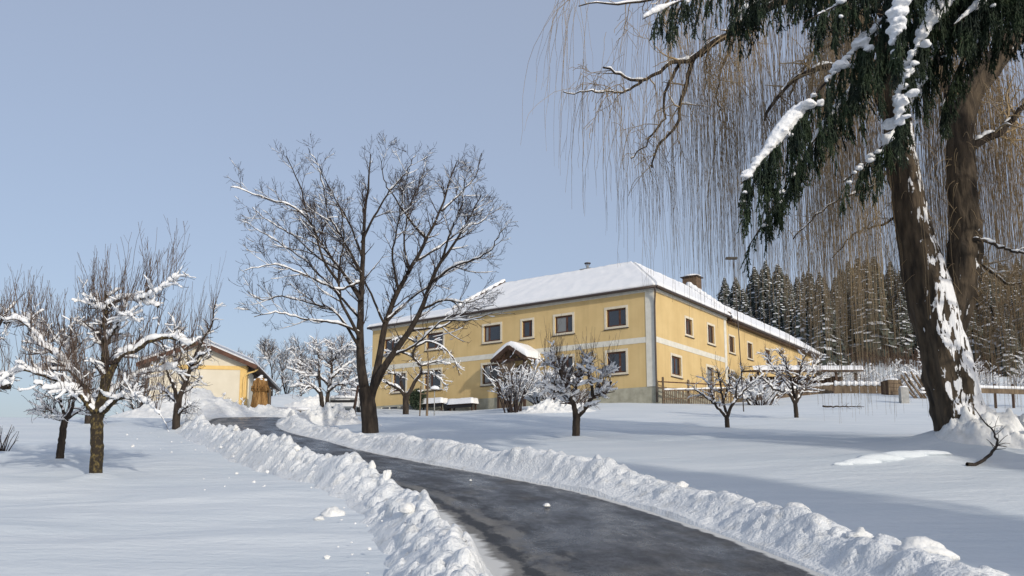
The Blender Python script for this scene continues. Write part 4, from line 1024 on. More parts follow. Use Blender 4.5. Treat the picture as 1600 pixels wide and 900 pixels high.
# closing walls, plinths
mb = MB(); mb.box((-LH, .3, -1.5), (-LH + .2, 6.4, ZE - .02)); mb.box((-LH + .2, 6.2, -1.5), (-6.6, 6.4, ZE - .02)); mb.box((-6.6, 6.2, -1.5), (-6.4, 36, ZE - .2)); mb.box((-6.4, 35.8, -1.5), (-.3, 36, ZE - .2)); mb.build('back_wall', M['yellow'], house)
bw = [(-24.2, -22.4, .42, .98), (-22.2, -20.6, .42, .98), (-20.4, -19.2, .42, .98)]
pw = wall('plinth', 'x', -LH, .02, -1.5, ZP - .002, bw, M['plinth'], house)
for (a, b, c, d) in bw:
    f_ = MB(); f = .06
    for (p, q) in ((a, (a + b) / 2), ((a + b) / 2, b)):
        lbox('x', p, p + f, c, d, .04, .12, f_); lbox('x', q - f, q, c, d, .04, .12, f_); lbox('x', p + f, q - f, c, c + f, .04, .12, f_); lbox('x', p + f, q - f, d - f, d, .04, .12, f_)
    o = f_.build('basement_window', M['whiteband'], house)
    for (p, q) in ((a, (a + b) / 2), ((a + b) / 2, b)):
        g_ = MB(); lbox('x', p + f, q - f, c + f, d - f, .08, .1, g_); g_.build('pane', M['glass'], o)
wall('plinth', 'y', -.02, 36, -1.5, ZP - .002, [], M['plinth'], house)
tb = MB(); lbox('x', -LH, -.62, 3.93, 4.30, -.025, -.002, tb); tb.build('band', M['whiteband'], house)
tb = MB(); lbox('y', .2, 11.85, 3.93, 4.30, -.025, -.002, tb); tb.build('band', M['whiteband'], house)
tb = MB(); lbox('x', -.60, .03, ZP, 7.255, -.035, -.002, tb); tb.build('pilaster', M['whiteband'], house)
tb = MB(); lbox('y', 11.88, 12.32, ZP, 7.25, -.035, -.002, tb); tb.build('pilaster', M['whiteband'], house)
tb = MB(); lbox('x', -LH, .03, 7.26, ZE - .02, -.12, -.004, tb); tb.build('cornice', M['whiteband'], house)
tb = MB(); lbox('y', -.118, 12.3, 7.26, ZE - .02, -.121, -.004, tb); tb.build('cornice', M['whiteband'], house)
def roof_quad(A, B, Cc, D, name, th=.2, nu=60, nv=14, seed=1, snow=True):
    A, B, Cc, D = [np.array(p, float) for p in (A, B, Cc, D)]
    n = nrm(np.cross(B - A, D - A)); n = n if n[2] > 0 else -n
    o = MB().hexa([A - n * .12, B - n * .12, Cc - n * .12, D - n * .12, A, B, Cc, D]).build('roof', M['tile'], house); o.name = name
    if not snow: return o
    u = np.linspace(0, 1, nu)[None, :, None]; v = np.linspace(0, 1, nv)[:, None, None] ** 1.3
    P = (A * (1 - u) + B * u) * (1 - v) + (D * (1 - u) + Cc * u) * v
    e = np.minimum(v[..., 0] / .05, 1); t = th * (1 - (1 - e) ** 2) * (1 + .18 * fbm(u[..., 0] * 30 + seed, v[..., 0] * 6, seed, 2)) + .012
    top = P + n * t[..., None] + (A - D) / np.linalg.norm(A - D) * (.06 * np.clip(1 - v * 18, 0, 1))
    V = np.concatenate([top.reshape(-1, 3), (P + n * .004).reshape(-1, 3)]); I = np.arange(nu * nv).reshape(nv, nu); K = I + nu * nv
    F = [np.stack([I[:-1, :-1], I[:-1, 1:], I[1:, 1:], I[1:, :-1]], -1).reshape(-1, 4)]
    for (a, b) in ((I[0], K[0]), (I[-1], K[-1])): F.append(np.stack([a[:-1], b[:-1], b[1:], a[1:]], 1))
    for (a, b) in ((I[:, 0], K[:, 0]), (I[:, -1], K[:, -1])): F.append(np.stack([a[:-1], b[:-1], b[1:], a[1:]], 1))
    make('snow', V, np.concatenate(F), M['snow'], o); return o
ov = .38; ze = ZE + .02
roof_quad((-17.3, -ov, ze), (ov, -ov, ze), (-S_, S_, ZR), (-14.2, S_, ZR), 'roof', .2, 90, 16, 1)
roof_quad((ov, -ov, ze), (ov, 12.4, ze), (-S_, 12.4, ZR), (-S_, S_, ZR), 'roof', .2, 60, 16, 2)
roof_quad((-14.2, S_, ZR), (-S_, S_, ZR), (-2 * S_, 2 * S_ + ov, ze), (-17.3, 2 * S_ + ov, ze), 'roof', .2, 30, 8, 3)
roof_quad((-S_, S_, ZR), (-S_, 12.4, ZR), (-2 * S_, 12.4, ze), (-2 * S_, 2 * S_, ze), 'roof', .2, 20, 8, 4)
roof_quad((-17.3, 2 * S_ + ov, ze), (-17.3, -ov, ze), (-14.2, S_, ZR), (-14.2, S_ + .01, ZR), 'roof', .2, 20, 8, 5)
roof_quad((-LH - .3, -ov, ze - .01), (-16.2, -ov, ze - .01), (-16.2, S_ + .5, 8.95), (-LH + 2.6, S_ + .5, 8.95), 'roof', .2, 40, 10, 6)
roof_quad((-LH - .3, 6.8, ze - .01), (-LH - .3, -ov, ze - .01), (-LH + 2.6, S_ + .5, 8.95), (-LH + 2.6, S_ + .51, 8.95), 'roof', .2, 20, 8, 7)
roof_quad((ov + .1, 12.4, ze - .16), (ov + .1, 36.3, ze - .16), (-S_ + .1, 36.3, ZR - .38), (-S_ + .1, 12.4, ZR - .38), 'roof', .24, 90, 14, 8)
roof_quad((-S_ + .1, 12.4, ZR - .38), (-S_ + .1, 36.3, ZR - .38), (-6.6, 36.3, ze - .16), (-6.6, 12.4, ze - .16), 'roof', .2, 30, 8, 9)
# raised snow-capped hip and fire wall
def ridge(a, b, w, h, name):
    a = np.array(a); b = np.array(b); o = MB().bar(a, b, w, h).build(name, M['darkwood'], house)
    P = resample(np.stack([a, b]), 30, 0) + UP * (h * .5 + .05); R = np.full(30, w * .62) * (1 + .15 * np.sin(np.arange(30) * 1.9)); R[[0, -1]] *= .7
    MB().tube(P, R, 9).build('snow', M['snow'], o, True)
ridge((-16.9, 0.05, ze + .5), (-14.15, S_, ZR + .25), .24, .22, 'hip_ridge')
ridge((.30, 12.4, ze + .16), (-S_, 12.4, ZR + .2), .34, .34, 'fire_wall')
def gutter(a, b):
    P = np.linspace(np.array(a), np.array(b), 12); MB().tube(P, .095, 8).build('gutter', M['gutter'], house, True)
gutter((-LH - .2, -ov - .03, ze - .05), (ov, -ov - .03, ze - .05)); gutter((ov + .03, -ov, ze - .05), (ov + .03, 12.35, ze - .05)); gutter((ov + .15, 12.45, ze - .22), (ov + .15, 36.2, ze - .22))
tb = MB(); tb.box((.0, 12.5, ze - .42), (ov + .08, 36.2, ze - .24)); tb.build('eaves_board', M['darkwood'], house)
MB().tube(resample(np.array([(.30, -ov - .03, ze - .1), (.28, -.28, ze - .25), (.13, -.12, ze - .8), (.115, -.115, ze - 1.2), (.115, -.115, .0)]), 30, 2), .055, 8).build('downpipe', M['gutter'], house, True)
ch = MB(); ch.box((-3.75, 13.0, ZR - 1.2), (-2.55, 14.0, ZR + 1.05)); cho = ch.build('chimney', M['chimney'], house)
ch = MB(); ch.box((-3.88, 12.87, ZR + 1.053), (-2.42, 14.13, ZR + 1.13)); ch.build('cap', M['gutter'], cho)
V, F = lump((-3.15, 13.5, ZR + 1.14), (.74, .68, .22), 4, .08, ICO3, .05); make('snow', V, F, M['snow'], cho)
ch = MB(); ch.tube([(-6.9, 3.4, ZR - .3), (-6.9, 3.4, ZR + .55)], .10, 10); ch.box((-7.35, 3.0, ZR + .12), (-6.45, 3.8, ZR + .24)); fl = ch.build('flue', M['metal'], house)
ch = MB(); ch.tube([(-6.9, 3.4, ZR + .66), (-6.9, 3.4, ZR + .72)], .24, 12); ch.bar((-7.06, 3.4, ZR + .5), (-7.06, 3.4, ZR + .68), .02); ch.bar((-6.74, 3.4, ZR + .5), (-6.74, 3.4, ZR + .68), .02); ch.build('cowl', M['gutter'], fl)
mb = MB(); mb.bar((-13.2, .35, 8.28), (-8.2, .35, 8.28), .03); mb.build('snow_guard', M['metal'], house)
# entrance porch: open timber gable with snow on its back
def porch():
    cx, w, d = -10.25, 1.4, 1.7; ev, rg = 3.5, 4.4
    p = MB()
    for sx in (-1, 1):
        p.bar((cx + sx * (w - .3), -d + .2, -.3), (cx + sx * (w - .3), -d + .2, ev + .1), .16)
    pr = p.build('porch', M['darkwood'], house)
    for sx in (-1, 1):
        r_ = MB().hexa([(cx + sx * (w + .05), -d - .15, ev - .12), (cx, -d - .15, rg - .12), (cx, 0, rg - .12), (cx + sx * (w + .05), 0, ev - .12), (cx + sx * (w + .05), -d - .15, ev), (cx, -d - .15, rg), (cx, 0, rg), (cx + sx * (w + .05), 0, ev)])
        r_.build('roof_slope', M['tile'], pr)
        b_ = MB().bar((cx + sx * (w + .12), -d - .19, ev - .14), (cx, -d - .19, rg - .08), .05, .24); b_.build('verge_board', M['darkwood'], pr)
    b_ = MB().bar((cx - w, -d + .1, ev - .1), (cx + w, -d + .1, ev - .1), .14, .16); b_.bar((cx, -d + .1, ev), (cx, -d + .1, rg - .15), .1); b_.bar((cx - .75, -d + .1, ev - .05), (cx - .35, -d + .1, rg - .4), .09); b_.bar((cx + .75, -d + .1, ev - .05), (cx + .35, -d + .1, rg - .4), .09); b_.build('truss', M['darkwood'], pr)
    for k in range(9):
        x = cx - 1.05 + k * .15; b_ = MB().box((x, -d + .18, .1), (x + .12, -d + .22, ev - .2)); b_.build('board', M['wood'], pr)
    dd = MB(); lbox('x', cx - .55, cx + .55, .9, 3.2, -.06, -.004, dd); dr = dd.build('door', M['darkwood'], house)
    n = 40; a = np.linspace(-1, 1, n); b = np.linspace(0, 1, 16); A, B = np.meshgrid(a, b)
    X = cx + A * (w + .12); Yy = -d - .12 + B * (d + .1); base_ = rg - (rg - ev) * np.abs(A)
    th = (.5 - .1 * np.abs(A) ** 2) * np.clip((1 - np.abs(A)) / .10, 0.05, 1) ** .5 * (1 - .55 * np.clip(1 - B / .12, 0, 1) ** 2)
    Zt = np.maximum(base_, base_ - .0) + th - .22 * np.exp(-(A / .18) ** 2) * .6
    V = np.concatenate([np.stack([X, Yy, Zt], -1).reshape(-1, 3), np.stack([X, Yy, base_ + .003], -1).reshape(-1, 3)]); I = np.arange(n * 16).reshape(16, n); K = I + n * 16
    F = [np.stack([I[:-1, :-1], I[:-1, 1:], I[1:, 1:], I[1:, :-1]], -1).reshape(-1, 4), np.stack([I[0][:-1], K[0][:-1], K[0][1:], I[0][1:]], 1), np.stack([I[:, 0][:-1], K[:, 0][:-1], K[:, 0][1:], I[:, 0][1:]], 1), np.stack([I[:, -1][:-1], K[:, -1][:-1], K[:, -1][1:], I[:, -1][1:]], 1)]
    make('snow', V, np.concatenate(F), M['snow'], pr)
porch()
def hw(u, o, z=0):  # point u metres along the front from the corner, o metres in front of it
    return np.array([HC[0] - math.cos(HA) * u - math.sin(HA) * o, HC[1] + math.sin(HA) * u - math.cos(HA) * o, HC[2] + z])

# ------------------------------------------------------------------ barn
BR = math.radians(9.3); bx_, by_ = -15.1, 48.0
bz_ = 4.15 + EYE
barn = thing('barn', 'cream rendered barn with ochre bands, snow on its low roof and an open side', 'barn', (bx_, by_, bz_), BR)
W_, LB, EV, PT = 5.2, 11.5, 2.55, .42
ap = EV + W_ / 2 * PT
mb = MB(); mb.add([(-W_, 0, -1), (0, 0, -1), (0, 0, EV), (-W_, 0, EV)], [(0, 1, 2, 3)]); mb.add([(-W_, 0, EV), (0, 0, EV), (-W_ / 2, 0, ap)], [(0, 1, 2)])
mb.box((-W_, .01, -1), (-W_ + .2, LB, EV)); mb.box((-W_ + .2, LB - .2, -1), (0, LB, EV))
mb.build('wall', M['barnwall'], barn)
mb = MB(); mb.box((-W_, -.03, EV - .32), (-.02, -.003, EV - .10)); mb.build('band', M['barnband'], barn)
mb = MB(); mb.box((-.34, -.032, -1), (.02, -.002, EV - .321)); mb.box((-.04, -.0015, -1), (.02, .5, EV - .1)); mb.build('corner_strip', M['barnband'], barn)
mb = MB(); mb.box((.03, .5, -.6), (.10, 2.2, EV - .35)); mb.build('sliding_door', M['whiteband'], barn)
mb = MB(); mb.box((-2.6, .6, -1), (-2.5, LB - .3, EV)); mb.box((-2.6, .3, EV - .06), (-.05, LB - .3, EV)); mb.build('inner_wall', M['darkwood'], barn)
for yy in (5.5, 9.0, LB - .2): MB().box((-.06, yy, -1), (.1, yy + .16, EV - .1)).build('post', M['darkwood'], barn)
for sx, x0 in ((1, .62), (-1, -W_ - .62)):
    xa = -W_ / 2; ze0 = EV - .62 * PT + .16
    o = MB().hexa([(x0, -.4, ze0 - .16), (xa, -.4, ap), (xa, LB + .3, ap), (x0, LB + .3, ze0 - .16), (x0, -.4, ze0), (xa, -.4, ap + .16), (xa, LB + .3, ap + .16), (x0, LB + .3, ze0)]).build('roof', M['tile'], barn)
    nu, nv = 50, 14; u = np.linspace(0, 1, nu)[None]; v = np.linspace(0, 1, nv)[:, None]
    X = x0 + (xa - x0) * v + 0 * u; Yy = -.45 + (LB + .75) * u + 0 * v; Zb = ze0 + (ap + .16 - ze0) * v + 0 * u
    th = .28 * (1 - (1 - np.minimum(v / .05, 1)) ** 2) * (1 - .5 * (1 - np.minimum(u / .02, 1)) ** 2) * (1 + .2 * fbm(u * 9 + sx, v * 4, 5, 2)) + .02
    V = np.concatenate([np.stack([X, Yy, Zb + th], -1).reshape(-1, 3), np.stack([X, Yy, Zb + .004], -1).reshape(-1, 3)]); I = np.arange(nu * nv).reshape(nv, nu); K = I + nu * nv
    F = [np.stack([I[:-1, :-1], I[:-1, 1:], I[1:, 1:], I[1:, :-1]], -1).reshape(-1, 4)] + [np.stack([a[:-1], b[:-1], b[1:], a[1:]], 1) for a, b in ((I[0], K[0]), (I[:, 0], K[:, 0]), (I[:, -1], K[:, -1]))]
    make('snow', V, np.concatenate(F), M['snow'], o)
    MB().bar((x0 + .0, -.43, ze0 - .1), (xa, -.43, ap + .05), .05, .24).build('verge_board', M['windowwood'], barn)
MB().tube([(.68, -.42, EV - .2), (.68, LB + .3, EV - .2)], .07, 8).build('gutter', M['gutter'], barn, True)
MB().tube(resample(np.array([(.66, -.2, EV - .25), (.5, -.15, EV - .42), (.05, -.1, EV - .5), (-.12, -.09, EV - .7), (-.12, -.09, -.6)]), 24, 2), .05, 8).build('downpipe', M['barnband'], barn, True)
# straw figure under the barn's eaves
def straw():
    g = rng_of(31); p = on_ground(405, 46.0); o = thing('straw_figure', 'tall straw bundle figure tied below a shaggy top, capped with snow, by the open barn', 'straw figure', p)
    n = 1100; a = g.uniform(0, 6.28, n); P = np.zeros((n, 5, 3)); body = np.arange(n) < 750
    for k in range(n):
        c, s = math.cos(a[k]), math.sin(a[k]); q = g.uniform(.75, 1)
        if body[k]:
            r = [.52, .46, .38, .28, .24]; z = [-.2, .5, 1.1, 1.6, 1.85 + .1 * g.random()]
        else:
            r = [.10, .24, .36, .42, .44 + .1 * g.random()]; z = [2.08, 2.05, 1.9, 1.62, 1.3 + .35 * g.random()]
        P[k] = [(c * rr * q, s * rr * q, zz) for rr, zz in zip(r, z)]
    P += g.normal(size=P.shape) * .015
    for nm, m_, rr in (('skirt', body, .026), ('shaggy_top', ~body, .024)):
        V, F = tubes(P[m_], np.full((m_.sum(), 5), rr), 3); make(nm, V, F, M['straw'], o)
    mb = MB(); mb.tube([(0, 0, -.3), (0, 0, 1.9)], [.40, .18], 14); mb.build('core', M['straw'], o, True)
    mb = MB().tube([(.6, -.2, -.3), (.58, -.2, 1.5)], .05, 6); mb.build('post', M['wood'], o)
    mb = MB()
    for k, (x, y, z, s) in enumerate(((0, 0, 2.08, .16), (.04, -.02, 2.2, .09), (-.26, -.12, 1.98, .09), (.28, -.1, 1.97, .10), (.1, -.25, 2.0, .08))):
        V, F = lump((x, y, z), (s, s, s * .8), 60 + k, .3, ICO2, .6); mb.add(V, F)
    mb.build('snow', M['snow'], o, True)
straw()
# low wall in the yard
a = on_ground(420, 56); b = on_ground(484, 58)
lw = thing('low_wall', 'low dark brown plank wall edging the yard beyond the barn', 'wall', a)
for k in range(6):
    p = a + (b - a) * k / 6 - a; q = a + (b - a) * (k + .97) / 6 - a
    MB().hexa([p + [0, 0, -.4], q + [0, 0, -.4], q + [0, .25, -.4], p + [0, .25, -.4], p + [0, 0, .34], q + [0, 0, .34 - .04 * k], q + [0, .25, .34 - .04 * k], p + [0, .25, .34]]).build('plank', M['wood'], lw)
P = np.linspace(a, b, 20) - a; MB().tube(P + [0, .1, .38], .12, 8).build('snow', M['snow'], lw, True)

# ------------------------------------------------------------------ snowed-in car
def car():
    p = on_ground(549, 52); o = thing('parked_car', 'parked car buried under snow beside the tall bare tree, only its dark grille showing', 'car', p + [0, 0, .1], -.06)
    # front faces -y; width 1.75, length 4.2
    secs = [(-2.1, .35, .62, .78), (-1.95, .28, .74, .86), (-1.2, .25, .92, .88), (-.75, .25, .98, .88), (2.0, .28, .98, .87), (2.15, .4, .8, .8)]
    V = []; F = []
    for (y, z0, z1, hw_) in secs: V += [(-hw_, y, z0), (-hw_, y, (z0 + z1) / 2), (-hw_ * .93, y, z1), (hw_ * .93, y, z1), (hw_, y, (z0 + z1) / 2), (hw_, y, z0)]
    for i in range(len(secs) - 1):
        for j in range(6): F.append((i * 6 + j, i * 6 + (j + 1) % 6, (i + 1) * 6 + (j + 1) % 6, (i + 1) * 6 + j))
    b = MB().add(V, F); b.add([V[k] for k in range(6)], [(0, 3, 4, 5), (0, 1, 2, 3)]); b.add([V[30 + k] for k in range(6)], [(5, 4, 3, 0), (3, 2, 1, 0)])
    bo = b.build('body', M['carpaint'], o)
    c = MB().hexa([(-.8, -.7, .95), (.8, -.7, .95), (.8, 1.7, .95), (-.8, 1.7, .95), (-.62, .05, 1.45), (.62, .05, 1.45), (.62, 1.3, 1.45), (-.62, 1.3, 1.45)]); c.build('cabin', M['glass'], o)
    MB().box((-.64, -.0, 1.452), (.64, 1.35, 1.5)).build('roof', M['carpaint'], o)
    MB().box((-.74, -2.13, .52), (.74, -2.08, .66)).build('grille', M['black'], o)
    MB().box((-.84, -2.2, .28), (.84, -2.06, .48)).build('bumper', M['carpaint'], o)
    for sx in (-1, 1):
        MB().box((sx * .62 - .17, -2.125, .55), (sx * .62 + .17, -2.06, .72)).build('headlight', M['glass_c'], o)
        MB().box((sx * .93 - .07, -.55, .95), (sx * .93 + .07, -.42, 1.08)).build('wing_mirror', M['black'], o)
        for y in (-1.3, 1.35):
            w = MB().tube([(sx * .70, y, .3), (sx * .88, y, .3)], .31, 18).build('wheel', M['black'], o, True)
            MB().tube([(sx * .86, y, .3), (sx * .89, y, .3)], .19, 14).build('rim', M['metal'], w, True)
    s = MB()
    for k, (x, y, z, a_, b_, c_) in enumerate(((0, -1.4, .82, .86, .75, .24), (0, -.45, 1.05, .78, .7, .32), (0, .65, 1.5, .68, .8, .17), (-.5, -1.6, .8, .4, .4, .2), (.5, -1.5, .8, .4, .5, .2))):
        V, F = lump((x, y, z), (a_, b_, c_), 90 + k, .08, ICO3, .3); s.add(V, F)
    s.build('snow', M['snow'], o, True)
car()
p = on_ground(551, 40.5); o = thing('leaning_post', 'dark leaning wooden post with a forked foot in front of the snowed-in car', 'post', p)
MB().tube([(-.05, 0, -.1), (.12, 0, .7), (.22, 0, 1.5)], [.07, .065, .055], 8).build('pole', M['darkwood'], o, True)
MB().tube([(.16, .1, -.1), (.05, .05, .5)], [.04, .04], 6).build('prop', M['darkwood'], o, True)

# ------------------------------------------------------------------ things along the house front
for k, (u0, u1, lab) in enumerate(((13.9, 16.2, 'snow-covered garden bench on the porch side of the house front'), (16.75, 19.2, 'snow-covered garden bench nearer the dark crooked tree, under the ground-floor windows'))):
    a = hw((u0 + u1) / 2, .9); zg = gz(a[0], a[1]); L = (u1 - u0)
    o = thing('garden_bench', lab, 'bench', (a[0], a[1], zg), -HA)
    for sx in (-1, 1):
        for sy in (-.22, .22): MB().box((sx * (L / 2 - .15) - .05, sy - .04, -.1), (sx * (L / 2 - .15) + .05, sy + .04, .42)).build('leg', M['darkwood'], o)
    for j in range(3): MB().box((-L / 2, -.32 + j * .22, .42), (L / 2, -.32 + j * .22 + .2, .47)).build('seat_slat', M['darkwood'], o)
    MB().box((-L / 2, -.36, .2), (L / 2, -.33, .38)).build('apron', M['black'], o)
    nx_, ny_ = 30, 12; A, B = np.meshgrid(np.linspace(-1, 1, nx_), np.linspace(-1, 1, ny_))
    th = .42 * np.clip((1 - np.abs(A)) / .08, 0, 1) ** .5 * np.clip((1 - np.abs(B)) / .15, 0, 1) ** .5 * (1 + .1 * fbm(A * 3, B * 2, k, 2))
    V = np.stack([A * (L / 2 + .05), B * .42, .475 + th], -1).reshape(-1, 3); I = np.arange(nx_ * ny_).reshape(ny_, nx_)
    make('snow', V, np.stack([I[:-1, :-1], I[:-1, 1:], I[1:, 1:], I[1:, :-1]], -1).reshape(-1, 4), M['snow'], o)
a = hw(16.48, 1.0); o = thing('plant_pot', 'round black plant pot between the two snow-covered benches', 'pot', (a[0], a[1], gz(a[0], a[1])))
MB().tube([(0, 0, -.05), (0, 0, .25), (0, 0, .5)], [.2, .27, .3], 14).build('body', M['black'], o, True); V, F = lump((0, 0, .48), (.27, .27, .1), 8, .15, ICO2, .3); make('snow', V, F, M['snow'], o)
# staked sapling and feeder
p = on_ground(667, 50); o = thing('sapling', 'thin sapling tied to a stake in front of the ground-floor windows', 'sapling', p)
g = rng_of(71); st = np.array([[0, 0, -.1], [.02, 0, 1.5], [.05, 0, 2.8], [.0, .05, 4.0]]); P = resample(st, 16, 1)[None]; V, F = tubes(P, np.linspace(.075, .02, 16)[None], 8); make('stem', V, F, M['wood'], o)
K, RK = kids(P, np.linspace(.05, .02, 16)[None], 16, g, .45, 1, (.4, 1.0), (25, 45), .3, .1, .06, 6, .6, .015, .4); V, F = tubes(K, RK, 4); make('twigs', V, F, M['twig'], o)
MB().tube([(-.42, 0, -.1), (-.38, 0, 1.75)], .04, 7).build('stake', M['wood'], o, True); MB().bar((-.42, -.02, 1.3), (.05, -.02, 1.28), .04).build('tie', M['wood'], o)
p = on_ground(678.5, 50); o = thing('bird_feeder', 'small snow-topped bird feeder on a thin metal pole', 'bird feeder', p)
MB().tube([(0, 0, -.1), (0, 0, 1.5)], .03, 7).build('pole', M['concrete'], o, True); MB().box((-.18, -.18, 1.5), (.18, .18, 1.55)).build('tray', M['wood'], o)
V, F = lump((0, 0, 1.57), (.3, .25, .2), 5, .15, ICO2, .3); make('snow', V, F, M['snow'], o)

# ------------------------------------------------------------------ shrubs
def shrub(name, label, p, h, w, nst, seed, tw='twig', snow=.05, n1=160, n2=500, group=None, spread=.35, frac=.8, base_r=.3, cat='shrub', leaves=0):
    g = rng_of(seed); t = Tree(name, label, loc=(p[0], p[1]), cat=cat, group=group)
    n = nst; a = g.uniform(0, 6.28, n); b0 = g.uniform(0, base_r, n); P = np.zeros((n, 9, 3))
    D = np.stack([np.cos(a) * spread * g.uniform(.2, 1, n), np.sin(a) * spread * g.uniform(.2, 1, n), np.ones(n)], 1)
    P[:, 0] = np.stack([np.cos(a) * b0, np.sin(a) * b0, np.full(n, -.1)], 1); L = h * g.uniform(.7, 1.05, n)
    for j in range(1, 9):
        D = nrm(D + g.normal(size=(n, 3)) * .09 + np.stack([np.cos(a), np.sin(a), np.zeros(n)], 1) * (w / h) * .06); P[:, j] = P[:, j - 1] + D * (L / 8)[:, None]
    P = P + t.o; R = np.linspace(.028, .008, 9)[None] * g.uniform(.7, 1.2, (n, 1)) * (h / 2) ** .5
    P1, R1 = kids(P, R, n1, g, .3, 1, (.25 * h, .5 * h), (25, 65), .1, .05, .1, 7, .6, .014, .4)
    P2, R2 = kids(P1, R1, n2, g, .1, 1, (.08 * h, .25 * h), (30, 70), .1, .05, .1, 4, .7, .007, .6)
    t.mesh('stems', [(P, R)], tw, 6); t.mesh('twigs', [(P1, R1), (P2, np.maximum(R2, .005))], tw, [5, 3])
    t.mesh('snow', [snow_on(P, R, g, snow * .6, .8, 1, .2), snow_on(P1, R1, g, snow, .9, frac, .2), snow_on(P2, R2, g, snow * .7, .9, frac * .7, .3)], 'snow', [6, 6, 5])
    return t
shrub('lilac_bush', 'vase-shaped bare shrub with snowy tips in front of the porch', on_ground(803, 44), 2.9, 1.2, 34, 201, snow=.03, n1=150, n2=420, spread=.26, base_r=.6, frac=.6)
shrub('bush', 'low snow-covered bush between the porch and the small apple tree', on_ground(846, 49), 2.9, 2.4, 30, 202, snow=.08, n1=230, n2=700, spread=.75, frac=.95)
shrub('hedge_bush', 'dense rounded brown bush with a thick snow cap behind the small apple tree', on_ground(886, 46), 1.5, 1.8, 150, 203, 'twig_red', snow=.02, n1=300, n2=700, spread=.6, base_r=.95, frac=.2)
p = on_ground(886, 46); mb = MB()
for k, (x, y, z, s) in enumerate(((-.6, 0, 1.45, .6), (.1, -.1, 1.6, .7), (.7, .1, 1.4, .5), (0, .4, 1.5, .6), (-.2, -.4, 1.45, .5))):
    V, F = lump((x, y, z), (s, s * .8, s * .38), 30 + k, .2, ICO3, .4); mb.add(V, F)
o = mb.build('snow_cap', M['snow'], bpy.data.objects['hedge_bush'], True)
def evergreen(p, h, w, seed, label):
    g = rng_of(seed); t = Tree('evergreen_bush', label, loc=(p[0], p[1]), cat='shrub'); n = 2600
    q = nrm(g.normal(size=(n, 3))) * (g.random((n, 1)) ** .4); c = q * np.array([w / 2, w / 2, h / 2]) + [0, 0, h / 2]
    d = nrm(q + g.normal(size=(n, 3)) * .5 + UP * .3); s = nrm(np.cross(d, g.normal(size=(n, 3)))) * .035
    V = np.stack([c - s, c + s, c + d * .16], 1).reshape(-1, 3); make('leaves', V, np.arange(n * 3).reshape(-1, 3), M['evergreen'], t.e)['kind'] = 'stuff'
    mb = MB()
    for k in range(9):
        a = g.uniform(0, 6.28); z = g.uniform(.5, .95) * h; r = w / 2 * math.sqrt(max(.05, 1 - (2 * z / h - 1) ** 2)) * .9; V, F = lump((r * math.cos(a), r * math.sin(a), z), (.14, .12, .06), k, .3, ICO1, .6); mb.add(V, F)
    mb.build('snow', M['snow'], t.e, True)
evergreen(hw(19.1, 1.3), 1.6, 1.3, 206, 'small dark evergreen bush under the ground-floor window, flecked with snow')
shrub('bush', 'tangled snowy bush against the far end of the picket fence', on_ground(1188, 50), 2.0, 1.8, 40, 207, snow=.06, n1=200, n2=560, spread=.8, base_r=.7, frac=.9)
shrub('cut_brushwood', 'heap of cut twigs poking out of the snow pile at the bend of the drive', on_ground(508, 33.5), .75, 1.0, 26, 208, snow=.03, n1=60, n2=100, spread=1.4, base_r=.8, cat='brushwood')
shrub('bush', 'small bush against the barn corner by the straw figure', on_ground(357, 45.6), 1.3, .7, 8, 209, snow=.06, n1=30, n2=80, spread=.5, base_r=.3)
shrub('reed_tuft', 'tuft of dry stalks at the frame edge on the open field', on_ground(2, 22.5), .9, .4, 16, 210, snow=.01, n1=10, n2=10, spread=.35, base_r=.15, frac=.1, cat='stalks')
BL = ['bare snowy thicket shrub beyond the fences on the slope below the forest'] * 16
g = rng_of(77)
for k, lab in enumerate(BL):
    px = 1268 + k * 21 + g.normal() * 6; Y = 66 + g.uniform(0, 18)
    shrub('thicket_shrub', lab, on_ground(px, Y), g.uniform(2.6, 4.2), 2, 9, 300 + k, 'twig_red', snow=.06, n1=70, n2=240, group='bare shrubs on the slope below the forest', spread=.55, base_r=.5, frac=.7)
g = rng_of(78)
def bare(name, lab, px, Y, h, seed, group, tw='twig', snow=.03, n1=70, n2=600, n3=1500):
    g = rng_of(seed); q = on_ground(px, Y); t = Tree(name, lab, loc=(q[0], q[1]), cat='tree', group=group)
    TR = resample(np.array([[0, 0, -.2], [.1 * g.normal(), 0, h * .25], [.3 * g.normal(), .3 * g.normal(), h * .6], [.5 * g.normal(), .4 * g.normal(), h]]), 18, 2)[None] + t.o; R = np.linspace(h * .018, .02, 18)[None]
    P1, R1 = kids(TR, R, n1 // 3, g, .18, .95, (h * .3, h * .55), (30, 60), .25, .06, .08, 10, .6, .08, .2)
    P2, R2 = kids(P1, R1, n2 // 2, g, .2, 1, (h * .1, h * .26), (30, 60), .2, .06, .1, 7, .6, .03, .35); P3, R3 = kids(P2, R2, n3, g, .15, 1, (h * .03, h * .12), (25, 60), .2, .05, .1, 4, .7, .016, .6)
    t.mesh('trunk', [(TR, R), (P1, R1)], 'bark', [9, 6]); t.mesh('crown', [(P2, np.maximum(R2, .010)), (P3, np.maximum(R3, .007))], tw, [4, 3])
    t.mesh('snow', [snow_on(P1, R1, g, snow, .8, 1, .3), snow_on(P2, R2, g, snow, .8, .6, .4)], 'snow', 5)
